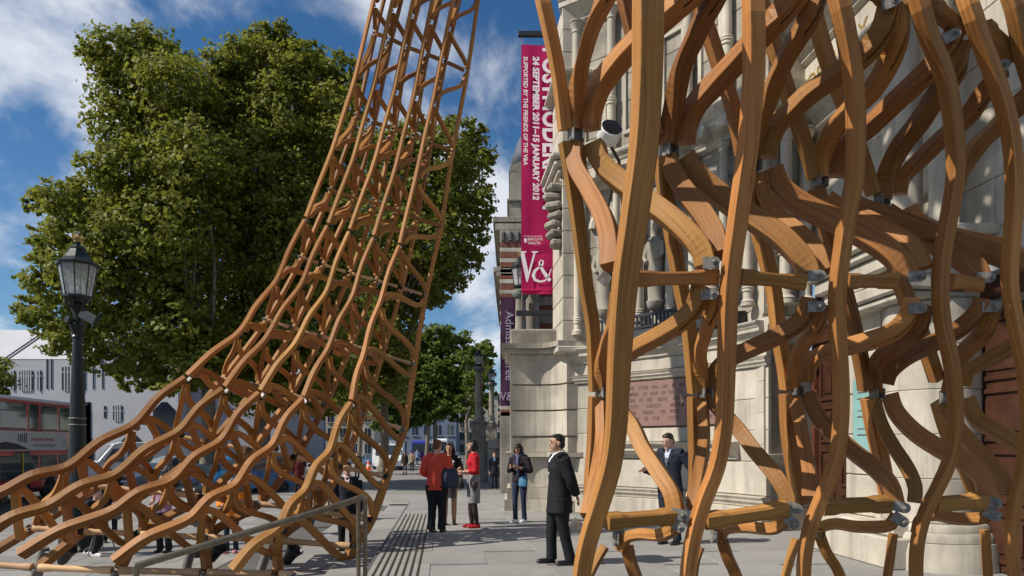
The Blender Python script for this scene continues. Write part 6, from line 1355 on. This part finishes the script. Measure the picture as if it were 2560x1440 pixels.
def handbag(label, t, c, size, m_, strap_to=None, cat='bag', slouch=0.0):
    """a bag is its own thing, placed in the holder's space"""
    M = Matrix.Translation(t.location)@Matrix.Rotation(t.rotation_euler.z, 4, 'Z'); p = M@Vector(c)
    g = thing('handbag', label, cat, p, t.rotation_euler.z); w_, d_, h_ = size; mb = MB()
    mb.tube([(0, 0, -h_/2), (0, 0, -h_*.42), (0, 0, 0), (0, 0, h_*.36), (0, 0, h_/2)], [(w_*.42, d_*.4), (w_*.5, d_*.5), (w_*.5, d_*.5), (w_*.42, d_*.32), (w_*.38, d_*.12)], 16); fuse(mb, 'pouch', m_, g, .012, 3)
    for s in (-1, 1):
        if strap_to is not None:
            e = Vector(strap_to)-Vector(c); mb = MB(); a = Vector((s*w_*.32, 0, h_*.42)); mb.tube(spline([a, a.lerp(e, .5)+Vector((s*.02, -.02, .02)), e+Vector((0, 0, .015))], 10), .008, 6); mb.build('strap', m_, g, smooth=True)
    return g
DOWN = dict(L=((.022, .012, -.17), (.020, -.022, -.325)), R=((-.022, .012, -.17), (-.020, -.022, -.325)))
BLK = cloth('black_wool', (.016, .016, .019)); BLKJ = cloth('black_suiting', (.011, .0115, .014)); NAVY = cloth('navy_suiting', (.018, .022, .036)); CORAL = cloth('coral_knit', (.62, .075, .045), .85, .06, .2); REDK = cloth('crimson_knit', (.42, .012, .022), .85, .06, .2)
GREYD = cloth('grey_flannel', (.24, .245, .25), .85); GREYS = cloth('dark_grey_skirt', (.085, .085, .09)); DENIM = cloth('dark_denim', (.022, .030, .06)); ORNG = cloth('orange_jacket', (.70, .20, .02)); PINKS = cloth('lilac_shirt', (.36, .22, .32)); TIGHT = mat('dark_tights', (.035, .020, .018), .5); REDSH = mat('red_leather', (.36, .012, .014), .25); WHSH = mat('white_canvas', (.70, .70, .72), .7)
def gp(px, py, z=0.0): d = gz(py, z); return Vector(((px-1280)/F*d, d, z))
# the group on the terrace
w1, j1 = person('woman in coral cardigan and black trousers seen from behind', gp(1092, 1331), 1.69, 168, [('trousers', BLK, dict(w=1.25)), ('top', CORAL, dict(hem=-.075, flare=1.05, bulk=1.06, sleeve=.98, name='cardigan')), ('shoes', SHOEB)],
  dict(R=((-.055, .01, -.155), (.0, -.10, -.20)), L=((.05, .01, -.16), (.01, -.10, -.21))), hair='bun', hairm=HAIRBR, head=(-8, 6), build=1.10, fem=True)
handbag('large navy leather bag on the shoulder of the woman in coral', w1, (-.26, .06, .98), (.34, .17, .36), mat('navy_leather', (.022, .028, .05), .4), strap_to=(-.165, .0, 1.385))
w2, j2 = person('long-haired woman in black jacket and grey skirt holding papers', gp(1124, 1311), 1.63, 8, [('tights', mat('bare_legs', (.40, .23, .15), .5)), ('skirt', GREYS, dict(len=.20)), ('top', BLK, dict(hem=-.05, sleeve=1.0, name='jacket')), ('shoes', SHOEB)],
  dict(R=((-.04, -.02, -.155), (.03, -.14, -.14)), L=((.05, -.01, -.155), (.02, -.15, -.12))), hair='long', hairm=HAIRB, skin=SKIN2, head=(-14, 0), fem=True)
pap = thing('paper_sheet', 'white sheet of paper held by the woman in black jacket', 'paper', (0, 0, 0)); pc = w2.location+Vector((-.02, -.30, 1.16)); pap.location = pc; mb = MB(); mb.box((0, 0, 0), (.21, .004, .28), rot=Matrix.Rotation(R(-25), 3, 'X')@Matrix.Rotation(R(12), 3, 'Y')); mb.build('sheet', WHITES, pap)
handbag('black bag hanging in front of the woman holding papers', w2, (.13, -.2, .92), (.26, .13, .24), mat('black_bag_leather', (.012, .012, .013), .4), strap_to=(.15, -.1, 1.05))
w3, j3 = person('woman with black bob in red cardigan, grey dress and red heels', gp(1184, 1320), 1.70, -76, [('tights', TIGHT), ('dress', GREYD, dict(len=.25)), ('top', REDK, dict(hem=.07, sleeve=.62, bulk=.98, name='cardigan')), ('shoes', REDSH, dict(heel=1))],
  dict(R=((-.035, -.01, -.165), (.0, -.13, -.19)), L=((.03, .0, -.165), (.0, -.13, -.17))), hair='bob', hairm=HAIRB, head=(4, 0), fem=True, feet=((-.045, -.01), (.045, .03)))
handbag('small black handbag on the forearm of the woman in red', w3, (.02, -.25, .86), (.22, .12, .22), MATS['black_bag_leather'], strap_to=(.03, -.22, 1.13))
w4, j4 = person('woman in dark jacket and jeans looking down at a phone', gp(1300, 1306), 1.64, -28, [('trousers', DENIM, dict(w=.92)), ('top', cloth('dark_plum_jacket', (.020, .016, .022)), dict(hem=-.02, bulk=1.06, sleeve=.85)), ('scarf', cloth('blue_check_scarf', (.10, .11, .20), .9, .6, .3, 40)), ('shoes', WHSH)],
  dict(R=((-.045, -.015, -.16), (.035, -.125, -.115)), L=((.06, -.01, -.16), (-.03, -.13, -.12))), hair='bob', hairm=HAIRB, skin=SKIN2, head=(0, 26), fem=True, lean=-.01, feet=((-.055, -.02), (.06, .0)))
handbag('small blue shoulder bag at the hip of the woman with the phone', w4, (.12, -.10, .84), (.20, .10, .22), cloth('sky_blue_bag', (.07, .20, .33)), strap_to=(.02, -.02, 1.36))
M4 = Matrix.Translation(w4.location)@Matrix.Rotation(w4.rotation_euler.z, 4, 'Z'); ph = thing('mobile_phone', 'black mobile phone in the hands of the woman in dark jacket', 'phone', M4@Vector((.0, -.27, 1.17)), w4.rotation_euler.z); mb = MB(); mb.box((0, 0, 0), (.065, .012, .12), rot=Matrix.Rotation(R(-50), 3, 'X'), bev=.005); mb.build('casing', BLACKP, ph)
m5, j5 = person('stout man in black suit with white badge standing in profile', gp(1398, 1411), 1.73, -80, [('trousers', BLKJ, dict(w=1.2)), ('shirtfront', WHITES), ('jacket', BLKJ, dict(hem=-.13, flare=1.08, bulk=1.12)), ('lapels', BLKJ), ('badge', WHITES), ('shoes', SHOEB)],
  dict(R=((-.025, .05, -.16), (.02, .10, -.285)), L=((.025, .055, -.16), (-.03, .11, -.27))), hair='short', hairm=HAIRB, skin=SKIN2, head=(2, 4), build=1.12, feet=((-.06, -.05), (.06, .07)), voxel=.012)
m6, j6 = person('man in navy suit and tie looking down with a cigarette', gp(1676, 1360), 1.79, -38, [('trousers', NAVY, dict(w=1.1)), ('shirtfront', cloth('pale_lilac_shirt', (.50, .50, .62)), dict(tie=cloth('grey_tie', (.10, .12, .16)))), ('jacket', NAVY, dict(hem=-.12, flare=1.04, bulk=1.06)), ('lapels', NAVY), ('shoes', SHOEB)],
  dict(R=((-.05, -.02, -.16), (-.06, -.16, -.145)), L=((.08, .045, -.155), (.055, .03, -.29))), hair='short', hairm=HAIRD, head=(-12, 22), build=1.06, voxel=.012)
M6 = Matrix.Translation(m6.location)@Matrix.Rotation(m6.rotation_euler.z, 4, 'Z'); tip = M6@(j6['arm'][-1][2]+Vector((0, -.14, .0))); cg = thing('cigarette', 'tiny white cigarette in the hand of the man in navy suit', 'cigarette', tip, m6.rotation_euler.z); mb = MB(); mb.tube([(0, .03, 0), (0, -.05, .015)], .004, 8); mb.build('paper_roll', WHITES, cg)
# people beyond and below
BLUEJ = cloth('blue_jeans', (.04, .075, .17)); BRN = cloth('dark_brown_top', (.045, .028, .022)); BEIGE = cloth('beige_coat', (.30, .22, .14)); SKYB = cloth('sky_blue_shirt', (.28, .40, .58)); PURP = cloth('violet_top', (.13, .04, .20))
def far(label, px, py, h, fd, wear, arms=DOWN, z=PAVE_Z, **k): return person(label, gp(px, py, z), h, fd, wear, arms, voxel=k.pop('voxel', .022), detail=False, **k)
far('man in dark suit and blue tie walking beside the far stone wall', 1236, 1223, 1.86, 6, [('trousers', NAVY), ('shirtfront', cloth('blue_shirt', (.2, .27, .45)), dict(tie=NAVY)), ('jacket', NAVY, dict(hem=-.12)), ('shoes', SHOEB)], dict(R=((-.03, .01, -.17), (-.03, -.03, -.32)), L=((.05, -.01, -.16), (.02, -.12, -.17))), hair='short', hairm=HAIRBR)
far('woman in black with dark blue jeans walking towards the camera', 1012, 1188, 1.78, 0, [('trousers', DENIM, dict(w=.85)), ('top', BRN, dict(hem=-.05)), ('shoes', SHOEB)], hair='long', hairm=HAIRD, fem=True)
far('woman in beige coat walking beside the woman in black', 1030, 1178, 1.75, 170, [('trousers', BLK), ('top', BEIGE, dict(hem=-.10)), ('shoes', SHOEB)], hair='short', hairm=HAIRBR, fem=True)
far('man in pale blue shirt crossing behind the walking women', 1043, 1164, 1.8, 20, [('trousers', BLUEJ), ('top', SKYB, dict(sleeve=.4, hem=-.05, name='shirt')), ('shoes', WHSH)], hair='short', hairm=HAIRD)
far('person in violet top half hidden by the woman in coral', 1056, 1166, 1.7, 180, [('trousers', BLUEJ), ('top', PURP, dict(hem=-.05)), ('shoes', SHOEB)], hair='long', hairm=HAIRD, fem=True)
far('man in open navy jacket and pink tie behind the handrail', 868, 1398, 1.74, 165 if False else 12, [('trousers', BLKJ), ('shirtfront', cloth('pale_pink_shirt', (.62, .50, .52)), dict(tie=cloth('plum_tie', (.16, .03, .05)))), ('jacket', NAVY, dict(hem=-.11, flare=1.1)), ('lapels', NAVY), ('shoes', SHOEB)], z=-.45, voxel=.016, hair='short', hairm=HAIRD)
far('person in bright orange jacket and navy trousers with pink shoes', 578, 1382, 1.52, 5, [('trousers', DENIM), ('top', ORNG, dict(hem=-.04, bulk=1.12)), ('shoes', mat('pink_trainers', (.6, .25, .3), .6))], dict(R=((-.05, .0, -.16), (.02, -.11, -.16)), L=((.05, .0, -.16), (-.02, -.11, -.16))), voxel=.016, hair='short', hairm=HAIRG)
far('person in lilac shirt and black trousers behind the lattice', 410, 1381, 1.60, -10, [('trousers', BLK, dict(w=1.2)), ('top', PINKS, dict(hem=-.02, sleeve=.5, bulk=1.1)), ('shoes', SHOEB)], dict(R=((-.05, .0, -.16), (.02, -.12, -.17)), L=((.05, .0, -.16), (-.02, -.12, -.17))), voxel=.016, hair='short', hairm=HAIRD)
far('white-haired photographer in black crouching low behind the lattice', 236, 1388, 1.70, 70, [('trousers', BLK), ('jacket', BLK, dict(hem=-.04)), ('shoes', WHSH)], dict(R=((-.03, -.08, -.13), (.02, -.18, -.02)), L=((.03, -.08, -.13), (-.02, -.18, -.02))), voxel=.016, hair='short', hairm=HAIRG, hip=(0, .06, .33), knees=((-.06, -.13, .30), (.06, .0, .12)), feet=((-.06, -.08), (.06, .20)), lean=-.08)
far('person in dark coat standing behind the crouching photographer', 275, 1355, 1.66, 30, [('trousers', BLK), ('jacket', BLKJ, dict(hem=-.12)), ('shoes', SHOEB)], voxel=.02, hair='short', hairm=HAIRD)
far('woman in black dress by the tree trunk beyond the lattice', 690, 1222, 1.70, 160, [('trousers', BLK), ('top', BLK, dict(hem=-.12)), ('shoes', SHOEB)], hair='long', hairm=HAIRD, fem=True)
far('person in dark red coat beyond the lattice beside the car', 745, 1232, 1.72, 190, [('trousers', BLK), ('top', cloth('maroon_coat', (.10, .012, .014)), dict(hem=-.15)), ('shoes', SHOEB)], hair='short', hairm=HAIRD)
far('person in black reading a white paper behind the arch', 893, 1196, 1.75, 20, [('trousers', BLK), ('jacket', BLK, dict(hem=-.1)), ('shoes', SHOEB)], dict(R=((-.04, -.02, -.155), (.03, -.16, -.06)), L=((.05, -.01, -.155), (-.02, -.16, -.06))), hair='short', hairm=HAIRD)
st, js = person('person with red cap and blue jeans sitting on the steps', on(-3.0, 18.2, -.45), 1.68, -64, [('trousers', BLUEJ), ('top', BRN, dict(hem=.0, sleeve=.35)), ('shoes', SHOEB)], dict(R=((-.02, -.03, -.17), (.0, -.14, -.25)), L=((.02, -.03, -.17), (.0, -.14, -.25))), voxel=.018, detail=False, hip=(0, 0.02, .10), knees=((-.06, -.22, .22), (.06, -.22, .21)), feet=((-.06, -.36, -.04), (.06, -.34, -.04)), lean=-.03, hair='long', hairm=HAIRD)
handbag('black rucksack beside the person sitting on the steps', st, (.25, -.2, .18), (.34, .24, .36), MATS['black_bag_leather'])
tri = thing('camera_tripod', 'slim grey tripod standing beside the crouching photographer', 'tripod', gp(256, 1385, PAVE_Z)); tb_ = tri.location
for a in (0, 2.1, 4.2):
    mb = MB(); mb.tube([(0, 0, .95), (.28*math.cos(a), .28*math.sin(a), .0)], [.016, .011], 8); mb.build('leg', STEEL, tri)
mb = MB(); mb.tube([(0, 0, .9), (0, 0, 1.12)], .014, 8); mb.box((0, 0, 1.15), (.09, .09, .06), bev=.01); mb.build('head', BLACKP, tri)

bpy.data.scenes.remove(_ts)
